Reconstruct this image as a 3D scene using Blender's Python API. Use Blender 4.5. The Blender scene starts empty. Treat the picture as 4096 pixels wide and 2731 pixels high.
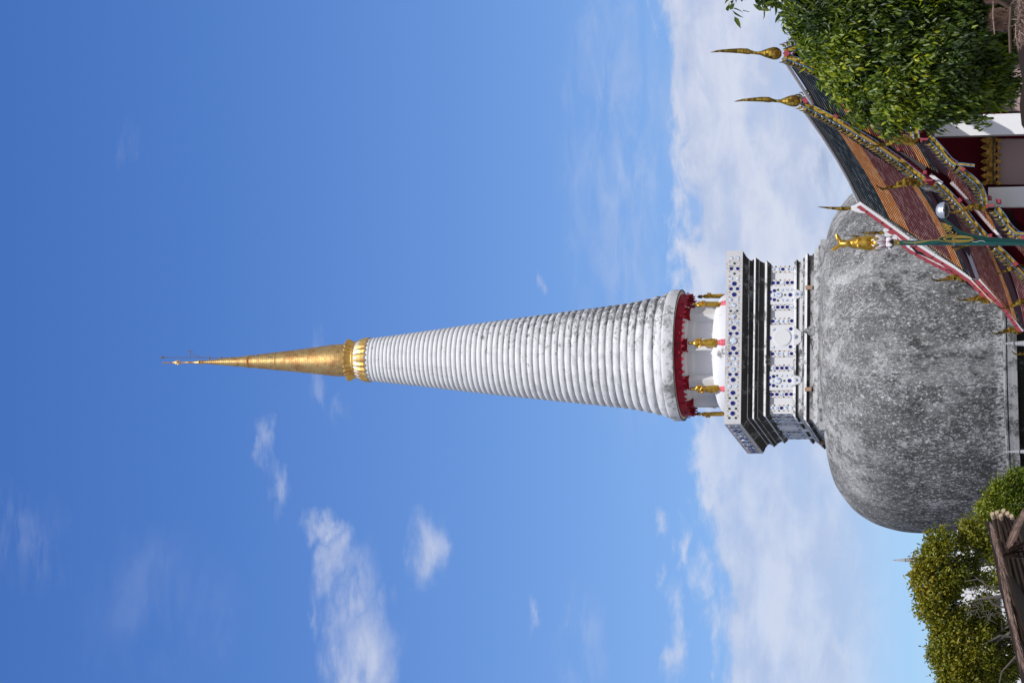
import bpy, bmesh, math, random
import numpy as np
from mathutils import Vector, Matrix
PI = math.pi
random.seed(7); rng = np.random.default_rng(7)
S = bpy.context.scene
COL = S.collection
# ------------------------------------------------------------------ camera
F_PX = 12000.0; PITCH = math.atan((4606-2048)/F_PX); ROLL = 0.0155
EYE = Vector((0, 0, 1.6))
Fw = Vector((0, math.cos(PITCH), math.sin(PITCH)))
Rt = Vector((1, 0, 0)); Up = Vector((0, -math.sin(PITCH), math.cos(PITCH)))
Rc = Rt*math.cos(ROLL) - Up*math.sin(ROLL)
Uc = Rt*math.sin(ROLL) + Up*math.cos(ROLL)
cd = bpy.data.cameras.new('camera'); cam = bpy.data.objects.new('camera', cd); COL.objects.link(cam)
X, Y, Z = -Uc, Rc, -Fw
cam.matrix_world = Matrix(((X.x, Y.x, Z.x, EYE.x), (X.y, Y.y, Z.y, EYE.y), (X.z, Y.z, Z.z, EYE.z), (0, 0, 0, 1)))
cd.sensor_fit = 'HORIZONTAL'; cd.sensor_width = 36; cd.lens = 36*F_PX/4096
cd.clip_start = 0.5; cd.clip_end = 9000
S.camera = cam
# ------------------------------------------------------------------ light
EL, AZ = math.radians(56), math.radians(13)          # sun behind the camera, a little to its right
sv = Vector((math.sin(AZ)*math.cos(EL), -math.cos(AZ)*math.cos(EL), math.sin(EL)))
sl = bpy.data.lights.new('sun', 'SUN'); sl.energy = 3.9; sl.angle = math.radians(0.5); sl.color = (1, 0.965, 0.91)
so = bpy.data.objects.new('sun', sl); COL.objects.link(so); so.rotation_euler = sv.to_track_quat('Z', 'Y').to_euler(); so.location = (0, -20, 60)
S.view_settings.view_transform = 'Standard'; S.view_settings.look = 'None'
S.view_settings.exposure = 0; S.view_settings.gamma = 1
S.cycles.max_bounces = 8; S.cycles.transparent_max_bounces = 8

class NT:
    """tiny node-tree writer"""
    def __init__(s, nt): s.t = nt; s.n = nt.nodes; s.l = nt.links
    def new(s, k, **kw):
        n = s.n.new(k)
        for a, b in kw.items(): setattr(n, a, b)
        return n
    def put(s, sock, v):
        if isinstance(v, (int, float)): sock.default_value = v
        elif isinstance(v, tuple): sock.default_value = v if len(v) != 3 or sock.type == 'VECTOR' else (*v, 1)
        else: s.l.new(v, sock)
    def math(s, op, a, b=0.0, clamp=False):
        n = s.new('ShaderNodeMath', operation=op); n.use_clamp = clamp; s.put(n.inputs[0], a); s.put(n.inputs[1], b); return n.outputs[0]
    def mix(s, f, a, b, mode='MIX'):
        n = s.new('ShaderNodeMix', data_type='RGBA', blend_type=mode); s.put(n.inputs[0], f); s.put(n.inputs[6], a); s.put(n.inputs[7], b); return n.outputs[2]
    def noise(s, vec, scale, detail=4, rough=.55, dist=0.0):
        n = s.new('ShaderNodeTexNoise'); s.put(n.inputs['Vector'], vec); n.inputs['Scale'].default_value = scale
        n.inputs['Detail'].default_value = detail; n.inputs['Roughness'].default_value = rough; n.inputs['Distortion'].default_value = dist; return n.outputs[0]
    def ramp(s, f, *st):
        n = s.new('ShaderNodeValToRGB'); s.put(n.inputs[0], f); e = n.color_ramp.elements
        while len(e) < len(st): e.new(0.5)
        for i, (p, c) in enumerate(st): e[i].position = p; e[i].color = (*c, 1) if isinstance(c, tuple) else (c, c, c, 1)
        return n.outputs[0]
    def step(s, f, a, b):
        n = s.new('ShaderNodeMapRange', interpolation_type='SMOOTHSTEP'); s.put(n.inputs[0], f); n.inputs[1].default_value = a; n.inputs[2].default_value = b; return n.outputs[0]
    def scale(s, vec, x, y, z, loc=(0, 0, 0)):
        n = s.new('ShaderNodeMapping'); s.put(n.inputs[0], vec); n.inputs[3].default_value = (x, y, z); n.inputs[1].default_value = loc; return n.outputs[0]

# ------------------------------------------------------------------ sky
W = bpy.data.worlds.new('World'); S.world = W; W.use_nodes = True
w = NT(W.node_tree); w.n.clear()
sky = w.new('ShaderNodeTexSky', sky_type='NISHITA'); sky.sun_disc = False; sky.sun_elevation = EL
sky.sun_rotation = math.atan2(sv.x, sv.y); sky.altitude = 50; sky.air_density = 1.0; sky.dust_density = 0.3; sky.ozone_density = 2.2
tc = w.new('ShaderNodeTexCoord').outputs['Generated']
sx = w.new('ShaderNodeSeparateXYZ'); w.put(sx.inputs[0], tc)
h = w.math('ARCTAN2', sx.outputs[0], sx.outputs[1]); v = w.math('ARCSINE', sx.outputs[2])
cmb = w.new('ShaderNodeCombineXYZ'); w.put(cmb.inputs[0], h); w.put(cmb.inputs[1], v); hv = cmb.outputs[0]
skyc = w.mix(1.0, sky.outputs[0], (0.72, 0.96, 1.36), 'MULTIPLY')
gr = w.step(v, 0.06, 0.42)
skyc = w.mix(1.0, skyc, w.mix(gr, (1.12, 1.02, 0.96), (0.62, 0.78, 0.98)), 'MULTIPLY')
def HV(x, y):                                            # photo pixel -> sky direction (azimuth, elevation)
    a, b = 1365.5-y, 2048-x
    d = Fw*F_PX + Rc*a + Uc*b; d.normalize(); return math.atan2(d.x, d.y), math.asin(d.z)
wn_ = w.new('ShaderNodeTexNoise'); w.put(wn_.inputs['Vector'], w.scale(hv, 45, 95, 1, (2, 9, 0))); wn_.inputs['Scale'].default_value = 1; wn_.inputs['Detail'].default_value = 8; wn_.inputs['Roughness'].default_value = .62
wv = w.new('ShaderNodeVectorMath', operation='MULTIPLY_ADD'); w.put(wv.inputs[0], wn_.outputs['Color']); wv.inputs[1].default_value = (.034, .020, 0); wv.inputs[2].default_value = (-.017, -.010, 0)
wa = w.new('ShaderNodeVectorMath', operation='ADD'); w.put(wa.inputs[0], hv); w.put(wa.inputs[1], wv.outputs[0]); hw_v = wa.outputs[0]
def blob(x, y, rx, ry, soft=1.0, rot=0.0):               # soft elliptical cloud mask: rx, ry along photo x / y
    hc, vc = HV(x, y)
    m = w.new('ShaderNodeMapping', vector_type='TEXTURE'); w.put(m.inputs[0], hw_v)
    m.inputs[1].default_value = (hc, vc, 0); m.inputs[2].default_value = (0, 0, rot); m.inputs[3].default_value = (ry/F_PX, rx/F_PX, 1)
    ln = w.new('ShaderNodeVectorMath', operation='LENGTH'); w.put(ln.inputs[0], m.outputs[0])
    return w.math('SUBTRACT', 1.0, w.step(ln.outputs['Value'], 1-soft, 1.0))
fib = w.noise(w.scale(hv, 34, 120, 1, (3, 1, 0)), 1.0, 7, .6, .5)       # fibres along the horizon
fib2 = w.noise(w.scale(hv, 60, 300, 1, (7, 2, 0)), 1.0, 6, .62, .3)
puf = w.noise(w.scale(hv, 60, 100, 1, (1, 5, 0)), 1.0, 10, .60, .4)
big = w.noise(w.scale(hv, 18, 50, 1, (0, 2, 0)), 1.0, 5, .55, .3)
# the long bank: its upper edge rises to the right, ragged
edge = w.math('ADD', .1525, w.math('MULTIPLY', h, .085))
edge = w.math('ADD', edge, w.math('MULTIPLY', w.math('SUBTRACT', puf, .5), .022))
edge = w.math('ADD', edge, w.math('MULTIPLY', w.math('SUBTRACT', big, .5), .035))
top = w.step(w.math('SUBTRACT', edge, v), -0.0015, .0075)
botm = w.step(v, .078, .106)
bank = w.math('MULTIPLY', w.math('MULTIPLY', top, botm), w.math('ADD', .72, w.math('MULTIPLY', w.step(w.math('ADD', w.math('MULTIPLY', fib, .5), w.math('MULTIPLY', big, .5)), .36, .6), .24)))
right = w.step(h, -.02, .04)
bank = w.math('MULTIPLY', bank, w.math('ADD', .84, w.math('MULTIPLY', right, .22)))
def cl(mask, nz, lo, hi, amp): return w.math('MULTIPLY', w.math('MULTIPLY', mask, w.step(nz, lo, hi)), amp)
terms = [bank,
  cl(blob(1285, 2120, 100, 120), puf, .1, .55, .9), cl(blob(1330, 2240, 105, 220, 1, -.3), fib, .15, .6, .7), cl(blob(1400, 2400, 130, 300, 1, -.2), fib, .25, .62, .62),
  cl(blob(1450, 2640, 190, 330), fib, .2, .62, .8), cl(blob(1530, 2480, 60, 220), fib2, .2, .6, .5), cl(blob(1715, 2180, 115, 230), fib, .1, .6, .75),
  cl(blob(1060, 1800, 45, 170, 1, .1), fib2, .2, .65, .42), cl(blob(1110, 1960, 50, 170, 1, .1), fib2, .2, .65, .42), cl(blob(1270, 2470, 35, 150), fib2, .3, .65, .35),
  cl(blob(2665, 2090, 40, 70), puf, .25, .6, .6), cl(blob(2740, 2210, 40, 110), puf, .25, .6, .65), cl(blob(2660, 2290, 30, 90), puf, .3, .6, .45), cl(blob(2700, 2560, 55, 260), puf, .25, .6, .65), cl(blob(2120, 2480, 30, 130), fib2, .3, .6, .35),
  cl(blob(2170, 1150, 34, 65), puf, .2, .6, .42), cl(blob(2480, 650, 300, 1500), fib, .34, .72, .38), cl(blob(2560, 1000, 140, 600), fib2, .3, .7, .3),
  cl(blob(2330, 2550, 130, 330), fib, .35, .7, .32), cl(blob(1260, 1440, 60, 260), fib2, .3, .7, .2), cl(blob(1300, 1560, 50, 180, 1, .5), fib2, .3, .7, .22), cl(blob(650, 2450, 380, 420), big, .38, .7, .14), cl(blob(520, 580, 60, 160), fib2, .3, .7, .12), cl(blob(100, 2150, 200, 330, 1, .6), fib2, .35, .7, .12),
  cl(blob(2900, 480, 330, 560), big, .1, .5, .9)]
cov = terms[0]
for t in terms[1:]: cov = w.math('MAXIMUM', cov, t)
shade = w.math('MULTIPLY', blob(3300, 690, 60, 150, 1.0), w.step(puf, .15, .5))
cloud = w.mix(w.step(w.math('ADD', w.math('MULTIPLY', big, .6), w.math('MULTIPLY', puf, .4)), .38, .62), (5.3, 6.0, 8.0), (7.3, 7.7, 9.0))
cloud = w.mix(w.math('MULTIPLY', shade, .75), cloud, (3.6, 4.4, 6.4))
away = w.math('MULTIPLY', w.step(w.math('ABSOLUTE', h), .32, .9), w.math('ADD', .35, w.math('MULTIPLY', w.step(big, .4, .6), .5)))  # unseen cloud cover added to the sides and behind, neutralising the fill light
over = w.math('MULTIPLY', w.step(v, .5, .9), w.math('ADD', .25, w.math('MULTIPLY', w.step(big, .4, .6), .5)))  # more unseen cloud added overhead for the same neutral fill
cov = w.math('MAXIMUM', cov, w.math('MULTIPLY', shade, .62))
skyf = w.mix(w.math('MINIMUM', cov, 0.93), skyc, cloud)
skyf = w.mix(w.math('MAXIMUM', away, over), skyf, (3.7, 3.9, 4.4))
bg = w.new('ShaderNodeBackground'); w.put(bg.inputs[0], skyf); bg.inputs[1].default_value = 0.095
w.l.new(bg.outputs[0], w.new('ShaderNodeOutputWorld').inputs[0])

# ------------------------------------------------------------------ helpers
def ray(px, py):
    a, b = 1365.5-py, 2048-px
    return Fw*F_PX + Rc*a + Uc*b
def P(px, py, D):                                        # photo pixel at world distance y=D
    d = ray(px, py); return EYE + d*(D/d.y)
def scl(px, D):                                          # metres per photo pixel there
    p = P(px, 1365, D) - EYE; return p.dot(Fw)/F_PX
class MB:
    def __init__(s): s.v = []; s.f = []; s.m = []; s.uv = None; s.mi = 0
    def vert(s, p): s.v.append(tuple(p)); return len(s.v)-1
    def face(s, *i): s.f.append(i); s.m.append(s.mi)
    def poly(s, pts): s.face(*[s.vert(p) for p in pts])
    def box(s, c, ax, ay, az):                           # centre and three half-vectors
        c, ax, ay, az = Vector(c), Vector(ax), Vector(ay), Vector(az)
        n = [s.vert(c+ax*i+ay*j+az*k) for i in (-1, 1) for j in (-1, 1) for k in (-1, 1)]
        for q in ((0, 1, 3, 2), (4, 6, 7, 5), (0, 4, 5, 1), (2, 3, 7, 6), (0, 2, 6, 4), (1, 5, 7, 3)): s.face(*[n[i] for i in q])
    def bx(s, x0, x1, y0, y1, z0, z1): s.box(((x0+x1)/2, (y0+y1)/2, (z0+z1)/2), ((x1-x0)/2, 0, 0), (0, (y1-y0)/2, 0), (0, 0, (z1-z0)/2))
    def lathe(s, c, prof, n=64, a0=0.0, mod=None):       # prof: [(r, z)], axis vertical through c
        rows = []
        for k, (r, z) in enumerate(prof):
            row = []
            for i in range(n):
                a = a0+2*PI*i/n; rr = r*(mod(k, i) if mod else 1)
                row.append(s.vert((c[0]+rr*math.cos(a), c[1]+rr*math.sin(a), z)))
            rows.append(row)
        for k in range(len(rows)-1):
            for i in range(n):
                j = (i+1) % n; s.face(rows[k][i], rows[k][j], rows[k+1][j], rows[k+1][i])
        return rows
    def tube(s, pts, rad, n=8, cap=True):
        pts = [Vector(p) for p in pts]; rr = rad if isinstance(rad, (list, tuple)) else [rad]*len(pts)
        prev = None; up = Vector((0.13, 0.21, 0.97))
        for i, p in enumerate(pts):
            t = (pts[min(i+1, len(pts)-1)]-pts[max(i-1, 0)]).normalized()
            a = t.cross(up)
            if a.length < .05: a = t.cross(Vector((1, 0.1, 0)))
            a.normalize(); b = t.cross(a)
            row = [s.vert(p+(a*math.cos(2*PI*k/n)+b*math.sin(2*PI*k/n))*rr[i]) for k in range(n)]
            if prev:
                for k in range(n): s.face(prev[k], prev[(k+1) % n], row[(k+1) % n], row[k])
            elif cap: s.face(*row[::-1])
            prev = row
        if cap: s.face(*prev)
    def prism(s, pts, dv):                               # closed polygon extruded by vector dv
        dv = Vector(dv); a = [s.vert(p) for p in pts]; b = [s.vert(Vector(p)+dv) for p in pts]
        s.face(*a); s.face(*b[::-1])
        for i in range(len(a)): j = (i+1) % len(a); s.face(a[j], a[i], b[i], b[j])
    def bulge(s, pts, dv, k=.35, depth=.6):              # extruded polygon with its front swelling
        s.prism(pts, dv)
    def build(s, name, mats, parent=None, smooth=False, flat_angle=None, uvs=None):
        me = bpy.data.meshes.new(name); me.from_pydata(s.v, [], s.f)
        for m in (mats if isinstance(mats, (list, tuple)) else [mats]): me.materials.append(m)
        if any(s.m): me.polygons.foreach_set('material_index', s.m)
        if uvs is not None:
            l = me.uv_layers.new(name='UVMap'); l.data.foreach_set('uv', uvs)
        bm = bmesh.new(); bm.from_mesh(me); bmesh.ops.recalc_face_normals(bm, faces=bm.faces[:])
        if smooth:
            for f in bm.faces: f.smooth = True
            ang = math.radians(flat_angle or 40)
            for e in bm.edges:
                if len(e.link_faces) == 2 and e.calc_face_angle(0) > ang: e.smooth = False
        bm.to_mesh(me); bm.free(); me.update()
        o = bpy.data.objects.new(name, me); COL.objects.link(o)
        if parent: put(o, parent)
        return o
def put(o, parent):
    o.parent = parent
    bpy.context.view_layer.update
    o.matrix_parent_inverse = Matrix.Translation(world_loc(parent)).inverted()
def world_loc(o):
    l = Vector(o.location)
    if o.parent: l = l if o.matrix_parent_inverse != Matrix.Identity(4) or o.get('local') is None else l
    return l
def tag(o, label=None, cat=None, group=None, kind=None):
    for k, x in (('label', label), ('category', cat), ('group', group), ('kind', kind)):
        if x: o[k] = x
    return o
def root(name, loc, label, cat, group=None):
    o = bpy.data.objects.new(name, None); COL.objects.link(o); o.location = loc; o.empty_display_size = .3
    return tag(o, label, cat, group)
# ------------------------------------------------------------------ materials
def mat(name, col=(.5, .5, .5), rough=.6, metal=0.0, spec=.5):
    m = bpy.data.materials.new(name); m.use_nodes = True; n = NT(m.node_tree); b = n.n['Principled BSDF']
    b.inputs['Base Color'].default_value = (*col, 1); b.inputs['Roughness'].default_value = rough; b.inputs['Metallic'].default_value = metal
    b.inputs['Specular IOR Level'].default_value = spec
    return m, n, b
def bump(n, b, hgt, strength=.4, dist=.02):
    u = n.new('ShaderNodeBump'); u.inputs['Strength'].default_value = strength; u.inputs['Distance'].default_value = dist
    n.put(u.inputs['Height'], hgt); n.l.new(u.outputs[0], b.inputs['Normal'])
def obj(n): return n.new('ShaderNodeTexCoord').outputs['Object']
def geo(n): return n.new('ShaderNodeNewGeometry').outputs['Position']
def stained(name, clean, dirt, lo, hi, sc=1.2, str_z=1.0, rough=.85, fine=9.0, bst=.25, sx=1.0):
    """plaster whose base colour goes from clean to dirt where a broken-up noise passes lo..hi"""
    m, n, b = mat(name, clean, rough, 0, .2); p = n.scale(geo(n), sx, sx, str_z)
    a = n.noise(p, sc, 8, .62); f = n.noise(p, fine, 6, .7)
    k = n.math('ADD', n.math('MULTIPLY', a, .62), n.math('MULTIPLY', f, .38))
    c = n.mix(n.step(k, lo, hi), clean, dirt)
    c = n.mix(n.math('MULTIPLY', n.noise(p, .35, 3), .25), c, tuple(x*.75 for x in clean))
    n.put(b.inputs['Base Color'], c); bump(n, b, f, bst, .03)
    return m
WHITE = (.80, .80, .82)
M_ring = stained('weathered_white_plaster', (.76, .76, .78), (.40, .40, .41), .54, .72, .9, 1.0, .85, 6.5, .12)
n = NT(M_ring.node_tree); b = n.n['Principled BSDF']; src = b.inputs['Base Color'].links[0].from_socket
g = geo(n); sz = n.new('ShaderNodeSeparateXYZ'); n.put(sz.inputs[0], g)
lowr = n.math('SUBTRACT', 1.0, n.step(sz.outputs[2], 32.0, 42.0)); rgt = n.step(n.math('SUBTRACT', sz.outputs[0], -.7), -1.0, 3.2)
gk = n.noise(n.scale(g, 1, 1, 1.8), 2.6, 9, .76); gk2 = n.noise(n.scale(g, 2.2, 2.2, .35), 1.1, 6, .6)
src = n.mix(n.math('MULTIPLY', n.step(gk2, .52, .68), .25), src, (.36, .36, .37))
ga = n.new('ShaderNodeAttribute', attribute_name='groove').outputs['Fac']; gs_ = n.noise(n.scale(g, 1.6, 1.6, 5.0), 1.0, 7, .66)
src = n.mix(n.math('MULTIPLY', n.step(n.math('ADD', gs_, n.math('MULTIPLY', ga, .16)), .50, .66), n.math('ADD', .12, n.math('MULTIPLY', n.math('SUBTRACT', 1.0, n.step(sz.outputs[2], 28.0, 40.0)), .26))), src, (.22, .22, .225))
thr = n.math('ADD', gk, n.math('ADD', n.math('MULTIPLY', ga, .03), n.math('ADD', n.math('MULTIPLY', n.math('MULTIPLY', lowr, rgt), .17), n.math('MULTIPLY', lowr, .0))))
n.put(b.inputs['Base Color'], n.mix(n.math('MULTIPLY', n.step(thr, .60, .69), .8), src, (.13, .13, .135)))
M_band = stained('stained_band_plaster', (.62, .62, .64), (.15, .15, .15), .48, .60, .9, .8, .9, 7, .35)
M_white = stained('white_limewash', (.74, .74, .755), (.62, .61, .61), .56, .72, .8, 1, .8, 8, .1)
M_dish = stained('patched_white_plaster', (.76, .76, .78), (.20, .20, .20), .555, .64, .9, 1, .85, 8, .2)
M_slab = stained('speckled_white_plaster', (.62, .62, .64), (.20, .20, .20), .53, .64, .9, 1, .9, 9, .3)
M_black = stained('grime_and_shade_black_plaster', (.048, .044, .042), (.34, .33, .33), .52, .66, 1.3, .5, .95, 6, .5, .7)
M_mould = stained('streaked_moulding_plaster', (.38, .38, .385), (.035, .033, .034), .47, .57, .9, 1.2, .95, 5, .4)
M_under = mat('ceiling_plaster', (.55, .50, .47), .9)[0]
M_joint = mat('dark_joint', (.05, .05, .05), .9)[0]
# dome
M_dome, n, b = mat('mottled_grey_render', (.3, .3, .3), .95, 0, .15)
g = geo(n); big_ = n.noise(n.scale(g, .55, .55, .25, (5, 0, 2)), .55, 6, .6); med = n.noise(n.scale(g, 1, 1, .6), 1.5, 7, .66)
fin = n.noise(n.scale(g, 1, 1, .5), 8.5, 5, .72); fin2 = n.noise(n.scale(g, 1, 1, .45), 18.0, 3, .7, .5)
sz = n.new('ShaderNodeSeparateXYZ'); n.put(sz.inputs[0], g)
DZ = P(3420, 1411, 159).z; AXX = P(2720, 1421, 159).x
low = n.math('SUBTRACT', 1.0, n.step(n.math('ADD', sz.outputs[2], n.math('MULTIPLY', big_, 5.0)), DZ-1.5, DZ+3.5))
base = n.mix(n.step(big_, .44, .57), (.43, .43, .432), (.18, .18, .182)); lft = n.math('SUBTRACT', 1.0, n.step(n.math('ADD', sz.outputs[0], n.math('MULTIPLY', med, 4.0)), -7.5, 2.5)); base = n.mix(n.math('MULTIPLY', low, n.math('ADD', .42, n.math('MULTIPLY', lft, .5))), base, (.07, .07, .071))  # lower left darkened for grime, with shading put into the colour too
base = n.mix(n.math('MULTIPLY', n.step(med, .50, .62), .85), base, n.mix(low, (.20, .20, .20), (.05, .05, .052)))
vein = n.noise(n.scale(g, 3, 3, .10), .8, 6, .62)
base = n.mix(n.math('MULTIPLY', n.step(vein, .50, .62), .62), base, (.10, .10, .10))
sp = n.math('ADD', n.math('MULTIPLY', fin, .5), n.math('MULTIPLY', fin2, .5))
base = n.mix(n.math('MULTIPLY', n.step(sp, .50, .57), .45), base, (.42, .42, .425))
base = n.mix(n.math('MULTIPLY', n.step(n.math('ADD', sp, n.math('MULTIPLY', low, .015)), .572, .612), .9), base, (.66, .66, .67))
base = n.mix(n.math('MULTIPLY', n.step(n.math('SUBTRACT', 1.0, sp), .515, .58), .5), base, (.065, .065, .067))
cl_ = n.noise(n.scale(g, 1, 1, .8, (9, 3, 1)), .9, 5, .6)                 # areas where the limewash has held on, and rectangular repairs
base = n.mix(n.math('MULTIPLY', n.step(cl_, .52, .64), n.math('MULTIPLY', n.step(sp, .44, .54), .55)), base, (.55, .55, .56))
ang = n.math('MULTIPLY', n.math('ARCTAN2', n.math('SUBTRACT', sz.outputs[0], AXX), n.math('SUBTRACT', 159.0, sz.outputs[1])), 9.5)
uvc = n.new('ShaderNodeCombineXYZ'); n.put(uvc.inputs[0], ang); n.put(uvc.inputs[1], sz.outputs[2])
bt = n.new('ShaderNodeTexBrick'); n.put(bt.inputs[0], uvc.outputs[0]); bt.inputs['Scale'].default_value = 1.0; bt.inputs['Brick Width'].default_value = 2.6; bt.inputs['Row Height'].default_value = 1.9; bt.inputs['Mortar Size'].default_value = .0; bt.inputs['Bias'].default_value = -.25
bt.inputs['Color1'].default_value = (1, 1, 1, 1); bt.inputs['Color2'].default_value = (.36, .36, .37, 1); bt.inputs['Mortar'].default_value = (1, 1, 1, 1)
base = n.mix(n.math('MULTIPLY', n.step(med, .38, .55), .62), base, n.mix(1.0, base, bt.outputs[0], 'MULTIPLY'))
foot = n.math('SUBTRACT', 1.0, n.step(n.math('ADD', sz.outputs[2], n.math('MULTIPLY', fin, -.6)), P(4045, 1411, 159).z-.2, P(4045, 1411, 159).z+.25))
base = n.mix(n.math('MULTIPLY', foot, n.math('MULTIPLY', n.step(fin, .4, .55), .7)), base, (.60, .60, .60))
n.put(b.inputs['Base Color'], base); bump(n, b, n.math('ADD', fin, med), .6, .06)
# golds
def gold(name, c1, c2, rough, sc, tile=0.0, seam=False):
    m, n, b = mat(name, c1, rough, .9); o = geo(n)
    a = n.noise(o, sc, 5, .6); c = n.mix(n.step(a, .42, .62), c1, c2)
    if tile:
        vo = n.new('ShaderNodeTexVoronoi', distance='CHEBYCHEV'); n.put(vo.inputs['Vector'], o); vo.inputs['Scale'].default_value = tile; vo.inputs['Randomness'].default_value = .25
        s2 = n.new('ShaderNodeSeparateColor'); n.put(s2.inputs[0], vo.outputs['Color'])
        c = n.mix(n.step(s2.outputs[0], .70, .76), c, tuple(x*.18 for x in c1)); c = n.mix(n.step(vo.outputs['Distance'], .40, .48), c, tuple(x*.3 for x in c1))
        nm = n.new('ShaderNodeNormalMap') if False else None
        bump(n, b, s2.outputs[1], .8, .02)
    elif seam:
        br = n.new('ShaderNodeTexWave', wave_type='BANDS', bands_direction='Z'); n.put(br.inputs[0], o); br.inputs['Scale'].default_value = 2.6; br.inputs['Distortion'].default_value = .25
        c = n.mix(n.math('MULTIPLY', n.step(br.outputs[1], .93, 1.0), .4), c, (.12, .05, .015))
        pl = n.noise(n.scale(o, 3, 3, 2.6), 1.0, 2, .5)
        c = n.mix(n.math('MULTIPLY', n.step(pl, .54, .66), .55), c, (.46, .20, .09))
        bump(n, b, n.math('ADD', n.noise(o, 5, 4, .7), n.math('MULTIPLY', br.outputs[1], .06)), .3, .05)
    else: bump(n, b, n.noise(o, sc*2, 4), .35, .02)
    n.put(b.inputs['Base Color'], c); n.put(b.inputs['Roughness'], n.math('ADD', rough-.08, n.math('MULTIPLY', a, .2)))
    return m
M_gspire = gold('gold_sheet', (.80, .54, .21), (.66, .38, .14), .42, 1.6, seam=True)
M_gcrown = gold('polished_gold', (.92, .62, .20), (.72, .40, .12), .42, 2)
M_gstat = gold('gilded_bronze', (.78, .46, .075), (.48, .25, .03), .30, 6)
M_gmos = gold('gold_mirror_mosaic', (.66, .46, .08), (.46, .29, .05), .5, 3, tile=9)
M_gfine = gold('gold_glass_mosaic', (.44, .30, .05), (.20, .09, .02), .5, 5, tile=12)
M_gstrip = mat('yellow_gilt', (.62, .43, .10), .35, .8)[0]
M_brown = gold('copper_mosaic', (.30, .11, .025), (.18, .08, .02), .4, 3, tile=14)
M_blue = mat('blue_paint_edge', (.06, .17, .36), .5)[0]
M_blued = mat('dark_blue_edge', (.035, .09, .20), .5)[0]
M_friez = gold('orange_gilding', (.46, .26, .06), (.16, .08, .02), .45, 9)
M_black_hair = mat('black_lacquer', (.008, .008, .01), .35)[0]
M_pink = mat('pink_pedestal_paint', (.72, .12, .17), .6)[0]
M_red = stained('crimson_paint', (.34, .012, .03), (.18, .008, .02), .5, .65, 2, 1, .55, 8, .4)
M_redp = mat('purlin_red_paint', (.32, .045, .065), .6)[0]
M_maroon = mat('maroon_gable_paint', (.13, .010, .022), .7, 0, .08)[0]
M_fasc = mat('dark_maroon_fascia', (.06, .012, .015), .7, 0, .08)[0]
M_mauve = stained('mauve_plaster', (.42, .31, .30), (.36, .26, .26), .5, .7, 1, 1, .9, 8, .05)
M_colw = stained('white_column_paint', (.82, .82, .84), (.76, .76, .78), .5, .7, 1, 1, .7, 6, .05)
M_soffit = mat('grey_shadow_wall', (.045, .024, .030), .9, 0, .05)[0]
M_flash = stained('lilac_mortar', (.50, .47, .50), (.22, .21, .22), .52, .66, 2, 1, .9, 9, .3)
M_ridge = stained('white_ridge_mortar', (.80, .80, .82), (.25, .25, .25), .60, .70, 1.5, 1, .9, 9, .3)
M_mort = stained('sooty_mortar', (.055, .055, .058), (.20, .20, .20), .54, .66, 1.5, 1, .95, 9, .4)
def tile_mat(name, col, hi):
    m, n, b = mat(name, col, .6, 0, .08)
    uv = n.new('ShaderNodeTexCoord').outputs['UV']; s2 = n.new('ShaderNodeSeparateXYZ'); n.put(s2.inputs[0], uv)
    cu = n.math('FLOOR', n.math('MULTIPLY', n.math('ADD', s2.outputs[0], n.math('MULTIPLY', n.math('FLOOR', s2.outputs[1]), .37)), 1.5)); cv = n.math('FLOOR', s2.outputs[1]); c3 = n.new('ShaderNodeCombineXYZ'); n.put(c3.inputs[0], cu); n.put(c3.inputs[1], cv)
    wn = n.new('ShaderNodeTexWhiteNoise', noise_dimensions='2D'); n.put(wn.inputs['Vector'], c3.outputs[0])
    pt = n.noise(geo(n), .8, 4, .6)
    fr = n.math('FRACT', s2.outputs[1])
    lit = n.math('MULTIPLY', n.math('ADD', .12, n.math('MULTIPLY', n.step(n.math('ADD', n.math('MULTIPLY', wn.outputs['Value'], .5), n.math('MULTIPLY', pt, .5)), .42, .80), .8)), n.step(fr, .35, .6))  # pale streaks paint the tile glints into the colour
    c = n.mix(lit, col, hi); c = n.mix(n.math('SUBTRACT', 1.0, n.step(fr, .22, .40)), c, tuple(x*.12 for x in col))  # dark row lines paint the shade of the tile risers into the colour
    n.put(b.inputs['Base Color'], c); return m
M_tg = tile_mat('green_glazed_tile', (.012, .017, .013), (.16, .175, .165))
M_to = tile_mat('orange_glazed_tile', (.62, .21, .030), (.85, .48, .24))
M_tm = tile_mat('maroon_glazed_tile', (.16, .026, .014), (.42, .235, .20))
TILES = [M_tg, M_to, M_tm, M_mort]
M_pblue = mat('cobalt_glaze', (.012, .014, .17), .3, 0, .35)[0]
M_pwhite, n, b = mat('porcelain', (.62, .68, .78), .25, 0, .4)
n.put(b.inputs['Base Color'], n.mix(n.step(n.noise(geo(n), 9, 3), .50, .58), (.72, .76, .82), (.25, .36, .62)))
M_pgreen = mat('green_glaze', (.035, .075, .03), .15)[0]; M_psal = mat('salmon_glaze', (.62, .33, .20), .25)[0]
M_pros = mat('rosy_glaze', (.55, .38, .37), .25)[0]
M_rim = mat('dark_plate_rim', (.10, .13, .20), .3)[0]  # dark colour for the outer wall of each plate
M_teal = mat('teal_enamel', (.004, .075, .065), .28, 0, .6)[0]; M_teald = mat('dark_teal_enamel', (.003, .045, .042), .25)[0]
M_alu = mat('brushed_aluminium', (.52, .56, .62), .42, .7)[0]; M_bowl = mat('smoked_lamp_bowl', (.035, .022, .028), .25)[0]
M_petal, n, b = mat('lotus_petal_paint', (.8, .7, .72), .5)
n.put(b.inputs['Base Color'], n.mix(n.step(n.noise(n.scale(geo(n), 30, 30, 3), 1, 3), .35, .75), (.80, .76, .78), (.30, .12, .18)))
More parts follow.
